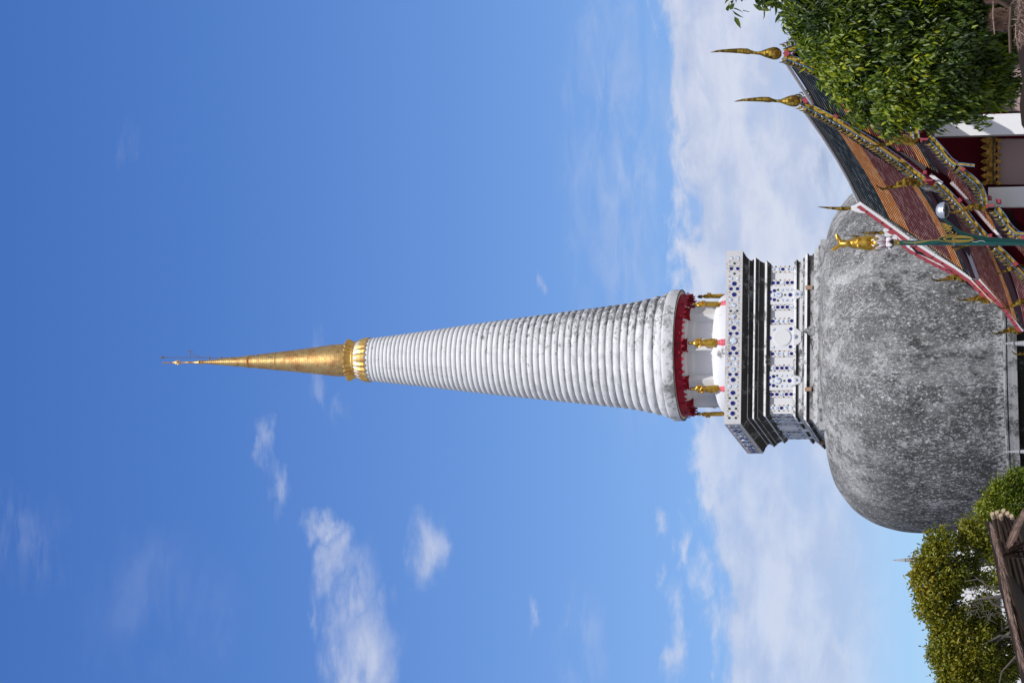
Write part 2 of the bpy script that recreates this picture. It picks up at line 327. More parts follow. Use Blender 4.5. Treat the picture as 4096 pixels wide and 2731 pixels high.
M_steel = mat('grey_metal', (.22, .21, .21), .45, .6)[0]

# ------------------------------------------------------------------ ground
gm, n, b = mat('dusty_ground', (.2, .19, .16), .95)
n.put(b.inputs['Base Color'], n.mix(n.noise(geo(n), .2, 8), (.12, .12, .06), (.28, .25, .2)))
q = MB(); q.poly([(-4000, -4000, 0), (4000, -4000, 0), (4000, 4000, 0), (-4000, 4000, 0)]); tag(q.build('ground', gm), kind='structure')
pv, n, b = mat('pale_paving', (.35, .34, .32), .9)
bk = n.new('ShaderNodeTexBrick'); n.put(bk.inputs[0], geo(n)); bk.inputs['Scale'].default_value = .6; bk.inputs['Color1'].default_value = (.36, .35, .33, 1); bk.inputs['Color2'].default_value = (.30, .29, .28, 1); bk.inputs['Mortar'].default_value = (.14, .14, .13, 1)
n.l.new(bk.outputs[0], b.inputs['Base Color'])
q = MB(); q.poly([(-80, -20, .004), (80, -20, .004), (80, 230, .004), (-80, 230, .004)]); tag(q.build('courtyard', pv), kind='structure')

# ------------------------------------------------------------------ the great stupa
D0 = 159.0; A0 = P(2720, 1421, D0); AX = (A0.x, D0)
def zr(px): return P(px, 1421+(2720-px)*.0147, D0).z                    # height of photo row px on the axis
def rm(r, px): return r*scl(px, D0)
def prof(pts): return [(rm(r, x), zr(x)) for x, r in pts]
ST = root('stupa', (AX[0], D0, 0), 'giant bell-shaped stupa with mottled grey dome, white ringed spire and gold tip', 'stupa')
def part(q, name, mats, **k): return q.build(name, mats, ST, **k)
def smoothprof(pts, n=6):
    out = []
    for i in range(len(pts)-1):
        p0, p1, p2, p3 = pts[max(i-1, 0)], pts[i], pts[i+1], pts[min(i+2, len(pts)-1)]
        for k in range(n):
            t = k/n
            out.append(tuple(.5*(2*p1[j]+(p2[j]-p0[j])*t+(2*p0[j]-5*p1[j]+4*p2[j]-p3[j])*t*t+(3*p1[j]-p0[j]-3*p2[j]+p3[j])*t**3) for j in (0, 1)))
    return out+[pts[-1]]
dome = [(3277, 0.5), (3290, 120), (3303, 240), (3316, 360), (3329, 470), (3343, 525), (3361, 560), (3390, 600), (3427, 640), (3489, 680), (3541, 700), (3598, 715), (3659, 722), (3717, 724), (3808, 725), (3900, 723), (3980, 718), (4045, 709)]
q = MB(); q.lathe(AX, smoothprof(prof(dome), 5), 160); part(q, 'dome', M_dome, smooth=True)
q = MB(); q.lathe(AX, prof([(4045, 705), (4046, 716), (4052, 722), (4058, 722), (4059, 712), (4063, 712), (4064, 728), (4082, 728), (4083, 738), (4100, 740), (4101, 700)]), 128); part(q, 'dome_base', stained('grey_base_plaster', (.30, .30, .31), (.07, .07, .07), .46, .58, 1.2, 1, .95, 8, .5), smooth=True, flat_angle=25)
q = MB(); q.lathe(AX, prof([(4096, 690), (4200, 690), (4201, 760), (4225, 770), (4226, 700)]), 128); part(q, 'plinth', M_black, smooth=True, flat_angle=25)  # plinth coloured near-black to stand for the shadow below the dome
q = MB(); q.bx(AX[0]-14, AX[0]+14, D0-14, D0+14, .01, zr(4215)); part(q, 'terrace', M_black)  # terrace wall coloured black in place of shadow
# square throne ------------------------------------------------------
BY = math.radians(11.8); bX = Vector((math.cos(BY), math.sin(BY), 0)); bY = Vector((-math.sin(BY), math.cos(BY), 0)); BC = Vector((AX[0], D0, 0))
def lvl(x, y):                                                           # (photo x, y) of the near-right corner -> (half side, height)
    lo, hi = 1.0, 12.0
    for _ in range(40):
        m_ = (lo+hi)/2; c = BC+bX*m_-bY*m_; d = ray(x, y); p = EYE+d*(c.y/d.y)
        if p.x > c.x: lo = m_
        else: hi = m_
    return m_, p.z
def sq(q, rows, closed_top=False):
    prev = None
    for hs, z in rows:
        r = [q.vert(BC+bX*a*hs+bY*b_*hs+Vector((0, 0, z))) for a, b_ in ((1, -1), (1, 1), (-1, 1), (-1, -1))]
        if prev:
            for i in range(4): q.face(prev[i], prev[(i+1) % 4], r[(i+1) % 4], r[i])
        prev = r
    return prev
slab_hs, slab_t = lvl(2906, 1004); _, slab_b = lvl(2971, 1004)
q = MB(); r = sq(q, [(slab_hs-.9, slab_t-.02), (slab_hs, slab_t), (slab_hs, slab_b), (slab_hs-.05, slab_b-.01)]); slab = part(q, 'parapet_slab', M_slab)
q = MB(); r = sq(q, [(slab_hs-.9, slab_t-.3), (2.0, slab_t-.28)]); part(q, 'slab_top', M_white)
L = lambda *p: [lvl(x, y) for x, y in p]
q = MB(); sq(q, [(slab_hs-.06, slab_b)]+L((2972, 1007), (2978, 1013), (2986, 1027), (2997, 1038), (2998, 1041), (3010, 1043), (3011, 1038), (3017, 1038))); part(q, 'cove', M_black, smooth=True, flat_angle=30)
q = MB(); sq(q, L((3016.5, 1035), (3022.6, 1028), (3024, 1031), (3036, 1039), (3037, 1042), (3055, 1051), (3061, 1052), (3068, 1043), (3071, 1046), (3080, 1052), (3085, 1057))); part(q, 'upper_moulding', M_black)
M_edge = stained('chalky_moulding_edge', (.66, .66, .67), (.10, .10, .10), .50, .60, 1.6, 1, .9, 6, .3)
for pp in (((3016.8, 1034), (3022.6, 1027.0), (3024.2, 1029.2)), ((3036.2, 1038.6), (3037.6, 1038.4), (3038, 1041)), ((3060.5, 1051), (3068, 1042.0), (3070.5, 1044)), ((2995.5, 1036.6), (2998, 1037), (2998.4, 1040))):
    q = MB(); sq(q, L(*pp)); part(q, 'moulding_edge', M_edge)
sh_hs, sh_t = lvl(3082, 1058); _, sh_b = lvl(3179, 1058); sh_hs -= .10
q = MB(); sq(q, [(sh_hs, sh_t), (sh_hs, sh_b)]); shaft = part(q, 'shaft', M_white)
for mm, pp in ((M_edge, ((3177, 1056), (3177, 1048), (3182, 1041), (3187, 1038))), (M_black, ((3187, 1038), (3192, 1041), (3196, 1047))), (M_edge, ((3196, 1047), (3202, 1047), (3203, 1041), (3212, 1040))),
               (M_mould, ((3212, 1040), (3213, 1032), (3219, 1031), (3220, 1022))), (M_edge, ((3220, 1022), (3225, 1020), (3230, 1013))), (M_black, ((3230, 1013), (3234, 1015), (3238, 1022), (3243, 1022))), (M_mould, ((3243, 1022), (3250, 1022), (3251, 1016), (3256, 1015)))):
    q = MB(); sq(q, L(*pp)); part(q, 'lower_moulding', mm, smooth=True, flat_angle=50)
q = MB(); sq(q, L((3255.5, 1016), (3260.5, 1002), (3274, 985), (3275, 977), (3281, 977), (3282, 957), (3307, 957), (3420, 957))); part(q, 'throne_foot', stained('grey_foot_plaster', (.44, .44, .445), (.10, .10, .10), .46, .60, 2.6, .8, .9, 9, .4))
# faces: k=0 front, k=1 left
def facept(k, s, z, out):                                                # s from 0 (near-right / near-left corner side) along the face, metres from centre
    if k == 0: return BC+bX*s-bY*out+Vector((0, 0, z))
    return BC-bX*out-bY*s+Vector((0, 0, z))
def fn(k): return -bY if k == 0 else -bX
def ft(k): return bX if k == 0 else -bY
fh = sh_t-sh_b; SC = 1161.0                                              # crop scale used when the face was read off
def fs(cy): return sh_hs*(1-2*(cy-117)/SC)
def fz(cx): return sh_t-(cx-1115)/(1318-1115)*fh
strips = [(141, 55, 0), (250, 50, 1), (445, 50, 2), (556, 50, 3), (817, 50, 4), (930, 50, 2), (1138, 50, 1), (1246, 55, 0)]
for k in (0, 1):
    q = MB()
    for cy, wd, _ in strips:
        hw = wd/SC*sh_hs; c = facept(k, fs(cy), (sh_t+sh_b)/2, sh_hs); q.box(c, ft(k)*hw, fn(k)*.075, Vector((0, 0, fh/2-.004)))
    for cy, wd in ((350, 150), (1033, 150), (690, 205)):                 # the three projecting panels
        hw = wd/SC*sh_hs; c = facept(k, fs(cy), (sh_t+sh_b)/2, sh_hs); q.box(c, ft(k)*hw, fn(k)*.14, Vector((0, 0, fh/2-.008)))
    for cy, wd in ((350, 95), (1033, 95), (690, 170)):                   # their raised heads and feet break through the mouldings
        hw = wd/SC*sh_hs
        pts = [(-hw*.95, fz(1112)), (hw*.95, fz(1112)), (hw*.75, fz(1078)), (hw*.55, fz(1052)), (-hw*.55, fz(1052)), (-hw*.75, fz(1078))]
        q.prism([facept(k, fs(cy)+a, z, sh_hs+.01) for a, z in pts], fn(k)*.155)
        pts = [(-hw*.8, fz(1318)), (hw*.8, fz(1318)), (hw*.75, fz(1345)), (hw*.45, fz(1380)), (-hw*.45, fz(1380)), (-hw*.75, fz(1345))]
        q.prism([facept(k, fs(cy)+a, z, sh_hs+.02) for a, z in pts], fn(k)*.27)
    q.build('pilasters', M_white, shaft)
q = MB()                                                                 # blank roundel on the middle panel
c = facept(0, fs(690), fz(1221), sh_hs+.14)
for rr, o0 in ((77, .02), (70, .05)):
    R_ = rr/203*fh; q.prism([c+ft(0)*R_*math.cos(a)+Vector((0, 0, R_*math.sin(a))) for a in [2*PI*i/40 for i in range(40)]], fn(0)*o0)
q.build('roundel', M_white, shaft)
def plate(q, c, t, nrm, R_, mi, n_=18, dome_=.35):
    up = Vector((0, 0, 1)); q.mi = 5 if mi in (0, 1) else mi
    rings = [(1.0, 0.0), (1.0, .12), (.9, .30), (.78, .34)]
    prev = None
    for i, (a, o_) in enumerate(rings):
        row = [q.vert(c+t*R_*a*math.cos(2*PI*k/n_)+up*R_*a*math.sin(2*PI*k/n_)+nrm*R_*o_) for k in range(n_)]
        if prev:
            for k in range(n_): q.face(prev[k], prev[(k+1) % n_], row[(k+1) % n_], row[k])
        prev = row
        if i == 1: q.mi = mi
    cen = q.vert(c+nrm*R_*.2)
    for k in range(n_): q.face(prev[k], prev[(k+1) % n_], cen)
PM = [M_pwhite, M_pblue, M_pgreen, M_psal, M_pros, M_rim]
slabS = [(65, 'pw'), (107, 'g'), (148, 'pb'), (187, 'g'), (225, 'pw'), (265, 'b'), (305, 'pb'), (350, 'b'), (388, 'pw'), (433, 'w'), (477, 'pg'), (520, 'w'), (567, 'pw'), (608, 'b'), (652, 'pb'), (708, 'W'), (767, 'b'), (805, 'pb'), (845, 'w'), (885, 'pw'), (930, 'w'), (968, 'pb'), (1010, 'b'), (1060, 'pw'), (1110, 'b'), (1150, 'pg'), (1190, 'b'), (1231, 'pg'), (1268, 'b'), (1303, 'pg')]
plates = []; studs = []
zc = (slab_t+slab_b)/2; u_ = (slab_t-slab_b)/125
for cy, t in slabS:
    s_ = slab_hs*(1-2*(cy-8)/1342)
    if t[0] == 'p':
        mi = {'w': 0, 'b': 1, 'g': 2}[t[1]]; rr = 9.5 if t[1] == 'g' else 13
        for d in (25, -25): plates.append((slab, 's', s_, zc+d*u_, rr*u_, mi))
    else:
        mi = {'w': 0, 'b': 1, 'g': 2, 'W': 0}[t]; rr = {'w': 16, 'b': 17, 'g': 9.5, 'W': 27}[t]
        plates.append((slab, 's', s_, zc, rr*u_, mi))
        col = 3 if random.random() < .5 else 4
        for d in (38, -38):
            for e in (19, -19): studs.append(('s', s_+e*u_, zc+d*u_, 6.2*u_, col))
us = fh/203; combo = {0: 'wwbww', 1: 'bbwbb', 2: 'wbbbw', 3: 'bwwwb', 4: 'bwwwb'}
for cy, wd, kk in strips:
    for i, ch in enumerate(combo[kk]):
        plates.append((shaft, 'f', fs(cy), fz(1138+i*39.5), 14.5*us, 0 if ch == 'w' else 1))
    for i in range(4):
        for e in (-21, 21): studs.append(('f', fs(cy+e), fz(1159+i*38), 7*us, (2, 3, 4)[(i*2+kk+(e > 0)) % 3]))
for c0, sg in ((350, 1), (1033, 1)):
    for x, dy, rr, mi in ((1115, -25, 14, 1), (1150, -35, 14, 1), (1140, 0, 14, 0), (1115, 28, 14, 1), (1150, 37, 14, 1), (1188, 0, 26, 0), (1283, 0, 16, 1), (1334, 0, 13, 0), (1372, 0, 13, 0), (1217, -40, 11, 0), (1256, -40, 11, 0), (1296, -40, 11, 0), (1217, 42, 11, 0), (1256, 42, 11, 0), (1296, 42, 11, 0)):
        plates.append((shaft, 'm', fs(c0+dy), fz(x), rr*us, mi))
    for x, dy in ((1103, 0), (1180, -42), (1181, 44), (1240, 0)): studs.append(('m', fs(c0+dy), fz(x), 9*us, 2))
for x, dy, rr, mi in ((1112, 2, 17, 1), (1147, -66, 13, 0), (1143, 76, 13, 0), (1290, -68, 14, 1), (1288, 74, 14, 1), (1322, 0, 17, 0)):
    plates.append((shaft, 'm', fs(690+dy), fz(x), rr*us, mi))
plates.sort(key=lambda p: -p[4])
OUT = {'s': slab_hs+.004, 'f': sh_hs+.079, 'm': sh_hs+.144}
for i, (par, kd, s_, z, rr, mi) in enumerate(plates):
    if i < 98:
        q = MB(); plate(q, facept(0, s_, z, OUT[kd]+(.2 if kd == 'm' and (z > fz(1112) or z < fz(1318)) else 0)), ft(0), fn(0), rr, mi); q.build('porcelain_plate', PM, par, smooth=True)
q = MB()
for i, (par, kd, s_, z, rr, mi) in enumerate(plates):
    if i >= 98: plate(q, facept(0, s_, z, OUT[kd]+(.2 if kd == 'm' and (z > fz(1112) or z < fz(1318)) else 0)), ft(0), fn(0), rr, mi, 14)
    plate(q, facept(1, s_, z, OUT[kd]), ft(1), fn(1), rr, mi, 12)
for kd, s_, z, rr, mi in studs:
    plate(q, facept(0, s_, z, OUT[kd]), ft(0), fn(0), rr, mi, 10); plate(q, facept(1, s_, z, OUT[kd]), ft(1), fn(1), rr, mi, 8)
tag(part(q, 'small_plates', PM, smooth=True), kind='stuff')
# drain spouts / brick pegs of the throne foot
for s_, k in ((fs(310), 0), (fs(1115), 0), (-2.2, 1)):
    q = MB(); hs2, z2 = lvl(3238, 1020); q.box(facept(k, s_ if k == 0 else s_, z2-.0, hs2+.06), ft(k)*.10, fn(k)*.10, Vector((0, 0, .17))); part(q, 'brick_peg', stained('bare_brick', (.42, .27, .19), (.3, .2, .15), .5, .6, 3, 1, .9, 9, .2))
q = MB(); hs2, z2 = lvl(3240, 1020)
q.prism([facept(0, fs(655)+a, z2+b_, hs2-.05) for a, b_ in ((-.24, -.28), (.24, -.28), (.23, -.02), (0, .34), (-.23, -.02))], fn(0)*.26); part(q, 'niche_finial', M_mould)
# colonnade ----------------------------------------------------------
q = MB(); q.lathe(AX, prof([(2946, 246), (2925, 244), (2905, 240), (2892, 232), (2882, 216), (2877, 200), (2876, 170)]), 96); part(q, 'drum_foot', M_dish, smooth=True, flat_angle=60)
q = MB(); q.lathe(AX, prof([(2900, 173), (2800, 173), (2800, 176), (2797, 176), (2797, 180), (2775, 182), (2765, 190), (2740, 198)]), 96); part(q, 'drum', M_white, smooth=True, flat_angle=25)
COLA = [BY-PI/2+i*PI/4 for i in range(8)]
for a in COLA:
    q = MB(); d = Vector((math.cos(a), math.sin(a), 0)); t = Vector((-d.y, d.x, 0)); R_ = rm(209, 2830); hw = rm(22, 2830)
    z0, z1 = zr(2890), zr(2776); q.box(BC+d*(R_-hw)+Vector((0, 0, (z0+z1)/2)), d*hw, t*hw, Vector((0, 0, (z1-z0)/2))); co = part(q, 'column', M_white)
    q = MB(); za, zb = zr(2781), zr(2745)
    for f_, e_, s_ in ((0, .16, 1.10), (.16, .30, 1.02), (.30, .7, 1.12), (.7, 1, 1.24)):
        q.box(BC+d*(R_-hw)+Vector((0, 0, za+(zb-za)*(f_+e_)/2)), d*hw*s_, t*hw*s_, Vector((0, 0, (zb-za)*(e_-f_)/2-.001)))
    q.build('capital', M_red, co)
q = MB(); n_ = 240                                                       # pierced crimson valance with a toothed hem
zt, zm, zb = zr(2733), zr(2756), zr(2772)
def tooth(k, i): return 1
for rr, zz in (((rm(245, 2750), rm(244, 2750)), (zt, zm)),):
    for i in range(n_):
        a0_, a1_ = 2*PI*i/n_, 2*PI*(i+1)/n_
        for (r0, za_), (r1, zb_) in (((rm(243, 2750), zt), (rm(246, 2750), zr(2742))), ((rm(246, 2750), zr(2742)), (rm(243.5, 2750), zr(2744))), ((rm(243.5, 2750), zr(2744)), (rm(243.5, 2750), zm))):
            q.poly([(AX[0]+r0*math.cos(a0_), D0+r0*math.sin(a0_), za_), (AX[0]+r0*math.cos(a1_), D0+r0*math.sin(a1_), za_), (AX[0]+r1*math.cos(a1_), D0+r1*math.sin(a1_), zb_), (AX[0]+r1*math.cos(a0_), D0+r1*math.sin(a0_), zb_)])
R_ = rm(244, 2750); th = 60
def cp(a, r_, z): return Vector((AX[0]+r_*math.cos(a), D0+r_*math.sin(a), z))
for i in range(th):
    a = 2*PI*(i+.5)/th; w_ = PI/th*1.02
    for o_ in (0,):
        pts = [cp(a-w_, R_, zm+.01), cp(a+w_, R_, zm+.01), cp(a+w_*.95, R_, zr(2761)), cp(a+w_*.45, R_, zr(2765)), cp(a, R_+.02, zb+ (0 if i % 2 else -.05)), cp(a-w_*.45, R_, zr(2765)), cp(a-w_*.95, R_, zr(2761))]
        q.prism(pts, Vector((math.cos(a), math.sin(a), 0))*-.06)
    if i % 3 == 0: q.prism([cp(a+s_*w_*.6, R_+.03, z) for s_, z in ((-1, zr(2752)), (0, zr(2747)), (1, zr(2752)), (0, zr(2760)))], Vector((math.cos(a), math.sin(a), 0))*.05)
q.lathe(AX, [(rm(243, 2750), zt), (rm(236, 2750), zt-.02), (rm(236, 2750), zm)], 96)
part(q, 'valance', M_red)
q = MB(); q.lathe(AX, prof([(2736, 186), (2732, 262)]), 96); part(q, 'ceiling', M_under)
q = MB(); q.lathe(AX, prof([(2731.5, 262.6), (2733.5, 262.8), (2733.7, 258)]), 96); part(q, 'drip_edge', M_joint)
q = MB(); q.lathe(AX, prof([(2731, 262), (2710, 263), (2694, 262), (2688, 258), (2682, 246), (2680, 230)]), 96); part(q, 'base_band', M_band, smooth=True, flat_angle=50)
# ringed cone --------------------------------------------------------
def cone_r(x): return np.interp(x, [1478, 1600, 1700, 1800, 1900, 2030, 2200, 2400, 2520, 2600, 2660, 2690], [85, 99, 111, 124, 137, 153, 173, 196, 211, 227, 243, 252])
x = 2689.0; pts = []; ringp = []; big_first = [40, 39, 34]
while x > 1474:
    r = float(cone_r(x)); pitch = big_first.pop(0) if big_first else 14.2+(r-85)*.122
    x1 = x-pitch; r1 = float(cone_r(x1)); dp = pitch*.20
    for k in range(8):
        t = k/8; bul = math.sin(PI*min(1, max(0, t)))**.55
        ringp.append((x-pitch*t, (r+(r1-r)*t)-dp+dp*1.25*bul))
    x = x1
q = MB(); q.lathe(AX, prof(ringp), 96); rc_ = part(q, 'ringed_cone', M_ring, smooth=True, flat_angle=70)
at_ = rc_.data.attributes.new('groove', 'FLOAT', 'POINT'); gv = [(1, .55, .15, 0, 0, .05, .2, .6)[k % 8] for k in range(len(ringp)) for _ in range(96)]; at_.data.foreach_set('value', gv)
XT = x
q = MB(); n_ = 26; zf, zg = zr(XT+6), zr(XT-12)                           # scalloped collar under the gold
q.lathe(AX, [(rm(84, 1480), zr(XT+2)), (rm(80, 1480), zr(XT-24)), (rm(70, 1480), zr(XT-40))], 52); part(q, 'collar', M_ring, smooth=True)
# gold crown ---------------------------------------------------------
def corr(amp, n_): return lambda k, i: 1+amp*(1 if i % 2 else -1)*min(1, k/2)
q = MB(); nn = 52; pr = [(70, 1427), (75, 1434), (81, 1445), (85.5, 1460), (88, 1474)]
rows = q.lathe(AX, [(rm(r, x), zr(x)) for r, x in pr], nn, 0, lambda k, i: 1+(.022 if i % 2 else -.022)*min(1, k))
tips = []
for i in range(0, nn, 2):
    a = 2*PI*(i+1)/nn; tp = q.vert(cp(a, rm(90, 1484), zr(1485))); q.face(rows[-1][i], rows[-1][(i+1) % nn], tp); q.face(rows[-1][(i+1) % nn], rows[-1][(i+2) % nn], tp)
part(q, 'lower_petal_skirt', M_gcrown)
q = MB(); q.lathe(AX, prof([(1430, 69), (1428, 72.5), (1424, 73.5), (1420, 72.5), (1418, 69)]), 64); part(q, 'neck_ring', M_gcrown, smooth=True)
q = MB(); rows = q.lathe(AX, [(rm(r, x), zr(x)) for r, x in ((68.5, 1424), (72, 1416), (77.5, 1406), (82, 1396))], 56, 0, lambda k, i: 1+(.028 if i % 2 else -.028)*min(1, k))
for i in range(0, 56, 2):
    a = 2*PI*(i+1)/56; tp = q.vert(cp(a, rm(84, 1396), zr(1389))); q.face(rows[-1][i], rows[-1][(i+1) % 56], tp); q.face(rows[-1][(i+1) % 56], rows[-1][(i+2) % 56], tp)
part(q, 'upper_petal_crown', M_gcrown)
sp_ = [(1430, 62), (1400, 63.5), (1380, 64.6), (1357, 65), (1340, 64), (1323, 62), (1290, 57.5), (1238, 51), (1180, 44), (1112, 36.5), (1111, 37.5), (1107, 37.5), (1106, 35.8), (1050, 30), (1000, 24.5), (998, 26.5), (993, 26.5), (991, 23.5), (906, 15.2), (838, 8.2), (812, 5.6), (811, 7.4), (803, 7.4), (802, 5.5), (798, 9), (794, 9), (790, 5), (760, 3.6), (755, 5), (751, 3.4), (724, 2.4)]
q = MB(); q.lathe(AX, prof(sp_), 64); spi = part(q, 'gold_spire', M_gspire, smooth=True, flat_angle=45)
q = MB()                                                                 # wire lotus bud and needle
for i in range(7):
    a = 2*PI*i/7; q.tube([cp(a, rm(r, 710), zr(x)) for r, x in ((1, 724), (7.5, 719), (8.8, 714), (6.5, 708), (3.5, 700), (1, 690))], .022, 5)
q.tube([cp(0, 0, zr(724)), cp(0, 0, zr(648))], .035, 6)
for x_ in (688, 683, 677, 668, 660, 652): q.lathe(AX, prof([(x_+1.5, .8), (x_, 1.9), (x_-1.5, .8)]), 10)
q.build('finial', M_gspire, spi)
q = MB()                                                                 # lightning rod beside the spire
def SP(x, y, dd=0): return P(x, y, D0+dd)
q.tube([SP(945, 1430.5), SP(640, 1429.5)], rm(1.6, 800), 6); q.tube([SP(668, 1429.5), SP(640, 1429.5)], rm(2.2, 800), 6); q.tube([SP(652, 1429.5), SP(645, 1429.5)], rm(5.5, 800), 8)
for x_, y1 in ((838, 1441), (884, 1443), (927, 1446)): q.tube([SP(x_, 1426), SP(x_, y1)], rm(2.6, 800), 6)
q.tube([SP(760, 1429), SP(760, 1405), SP(757, 1401)], rm(1.3, 800), 6); q.tube([SP(805, 1427), SP(790, 1424), SP(765, 1416), SP(758, 1413)], rm(1.2, 800), 5); q.tube([SP(754, 1404), SP(770, 1404)], rm(2, 800), 6)
q.build('lightning_rod', M_steel, spi)
q = MB(); q.tube([SP(945, 1431, -1), SP(1030, 1424, -1), SP(1100, 1415, -1), SP(1240, 1395, -1), SP(1330, 1382, -1)], rm(.7, 1000), 4)
for x_, y_ in ((1027, 1421), (1168, 1403)): q.box(SP(x_, y_, -.8), (rm(2.5, 1000), 0, 0), (0, .1, 0), (0, 0, rm(3, 1000)))
q.build('earthing_cable', M_steel, spi)

# ------------------------------------------------------------------ standing gilded figures of the colonnade
def meta(name, balls, m, parent, res=.02, sub=None, tf=None):
    mb = bpy.data.metaballs.new(name); mb.resolution = res; mb.render_resolution = res; mb.threshold = .35
    for c, r, *e in balls:
        el = mb.elements.new(type='ELLIPSOID' if e else 'BALL'); el.co = c; el.radius = r*1.35
        if e: el.size_x, el.size_y, el.size_z = e[0]; el.radius = r*1.2
    ob = bpy.data.objects.new(name, mb); COL.objects.link(ob); bpy.context.view_layer.update()
    dg = bpy.context.evaluated_depsgraph_get(); me = bpy.data.meshes.new_from_object(ob.evaluated_get(dg), depsgraph=dg)
    bpy.data.objects.remove(ob); me.name = name; me.materials.clear(); me.materials.append(m)
    for p in me.polygons: p.use_smooth = True
    if tf: me.transform(tf)
    o = bpy.data.objects.new(name, me); COL.objects.link(o)
    if parent: o.parent = parent
    return o
def chain(a, b_, r0, r1, n=6):
    a, b_ = Vector(a), Vector(b_); return [(tuple(a.lerp(b_, i/(n-1))), r0+(r1-r0)*i/(n-1)) for i in range(n)]
H = 1.70
def mk_statue():
    r_ = bpy.data.objects.new('standing_statue', None); COL.objects.link(r_)
    q = MB()                                                             # robe and legs: one continuous lathe-like body, flattened front to back
    secs = [(.06, .09, .07), (.155, .10, .08), (.19, .235, .14), (.30, .245, .15), (.60, .215, .15), (.85, .205, .145), (1.00, .175, .13), (1.12, .19, .14), (1.26, .225, .145), (1.36, .235, .13), (1.42, .16, .11), (1.455, .075, .075), (1.50, .065, .068), (1.53, .08, .09), (1.58, .098, .105), (1.66, .10, .108), (1.72, .075, .08), (1.76, .03, .03)]
    prev = None
    for z, a, b_ in secs:
        row = []
        for k in range(20):
            t = 2*PI*k/20; fl = 1+(.035*math.cos(t*9) if .16 < z < .9 else 0); row.append(q.vert((a*fl*math.cos(t), b_*fl*math.sin(t), z)))
        if prev:
            for k in range(20): q.face(prev[k], prev[(k+1) % 20], row[(k+1) % 20], row[k])
        prev = row
    q.face(*prev)
    for s_ in (-1, 1):
        q.tube([(.075*s_, 0, .2), (.08*s_, -.01, .06), (.085*s_, -.10, .03)], [.06, .055, .05], 8)
        q.tube([(.225*s_, 0, 1.34), (.275*s_, -.02, 1.14), (.235*s_, -.10, 1.0), (.10*s_, -.20, 1.08+.05*s_), (-.05*s_, -.215, 1.13+.05*s_)], [.07, .062, .052, .045, .038], 8)
        for f_ in range(5): q.tube([(-.02*s_, -.225+.004*f_, 1.10+.05*s_+.016*f_), (-.075*s_, -.235, 1.115+.05*s_+.018*f_), (-.125*s_+.01*abs(f_-2)*s_, -.225, 1.12+.05*s_+.018*f_)], [.012, .011, .008], 5)
        q.tube([(.10*s_, 0, 1.60), (.108*s_, .005, 1.53)], [.018, .022], 5)                   # long ears
    q.box((0, -.108, 1.575), (.012, 0, 0), (0, .02, 0), (0, 0, .028)); q.box((0, -.100, 1.535), (.028, 0, 0), (0, .012, 0), (0, 0, .006))
    for s_ in (-1, 1): q.box((.035*s_, -.098, 1.605), (.018, 0, 0), (0, .012, 0), (0, 0, .007))
    q.prism([(.10, -.13, 1.40), (.17, -.14, 1.34), (-.20, -.14, .96), (-.24, -.10, 1.02)], (0, -.03, 0))       # shawl edge
    q.prism([(-.20, -.06, 1.0), (-.30, -.02, .55), (-.33, .02, .22), (-.22, 0, .20)], (0, -.04, 0))
    q.prism([(.20, -.06, 1.0), (.27, -.02, .55), (.29, .02, .22), (.20, 0, .20)], (0, -.04, 0))
    b_ = q.build('body', M_gstat, None, smooth=True, flat_angle=50); b_.parent = r_
    q = MB(); q.lathe((0, .012), [(.112, 1.52), (.124, 1.62), (.118, 1.70), (.085, 1.75), (.045, 1.775), (.038, 1.80), (.012, 1.84)], 18)
    for v_ in range(len(q.v)):
        vx, vy, vz = q.v[v_]
        if vy < -.03 and vz < 1.66: q.v[v_] = (vx*.95, -.03, vz)
    hobj = q.build('hair', M_black_hair, None, smooth=True); hobj.parent = r_
    q = MB(); q.lathe((0, -.02), [(.0, .02), (.17, .02), (.19, -.02), (.17, -.06), (.20, -.10), (.23, -.16), (.23, -.40), (0, -.40)], 20); p_ = q.build('pedestal', M_pink, None, smooth=True, flat_angle=30); p_.parent = r_
    return r_
wherew = ['beside the column at the far right edge of the colonnade', 'in the right-hand bay in front of a white column', 'front and centre with a pointed robe hem', 'in the left-hand bay in front of a white column', 'at the far left edge of the colonnade against the sky']
proto = mk_statue(); ztop, zfoot = zr(2784), zr(2909)
SCL = (ztop-zfoot)/1.84; order = [(1, 2), (2, 1), (0, 3), (3, 0), (7, 4), (4, 5), (5, 6), (6, 7)]
labs = {0: 'gilded standing figure in the middle bay facing the camera', 1: 'gilded standing figure in front of the column right of the middle bay', 7: 'gilded standing figure in front of the column left of the middle bay', 2: 'gilded standing figure at the right edge of the colonnade, mostly behind a column', 6: 'gilded standing figure at the left edge of the colonnade, clear against the sky', 3: 'gilded figure at the back right of the colonnade', 4: 'gilded figure at the far back of the colonnade', 5: 'gilded figure at the back left of the colonnade seen between columns'}
for i in range(8):
    a = COLA[i]
    if i == 0: o = proto
    else:
        o = proto.copy(); COL.objects.link(o)
        for ch in list(proto.children):
            c = ch.copy(); COL.objects.link(c); c.parent = o
    R_ = rm(240, 2830); o.location = (AX[0]+R_*math.cos(a), D0+R_*math.sin(a), zfoot); o.rotation_euler = (0, 0, a+PI/2); o.scale = (SCL*.84, SCL*.84, SCL)
    tag(o, labs[i], 'statue', 'gilded standing figures round the colonnade')
# drop the hidden back ones' label clash is avoided by distinct wording above

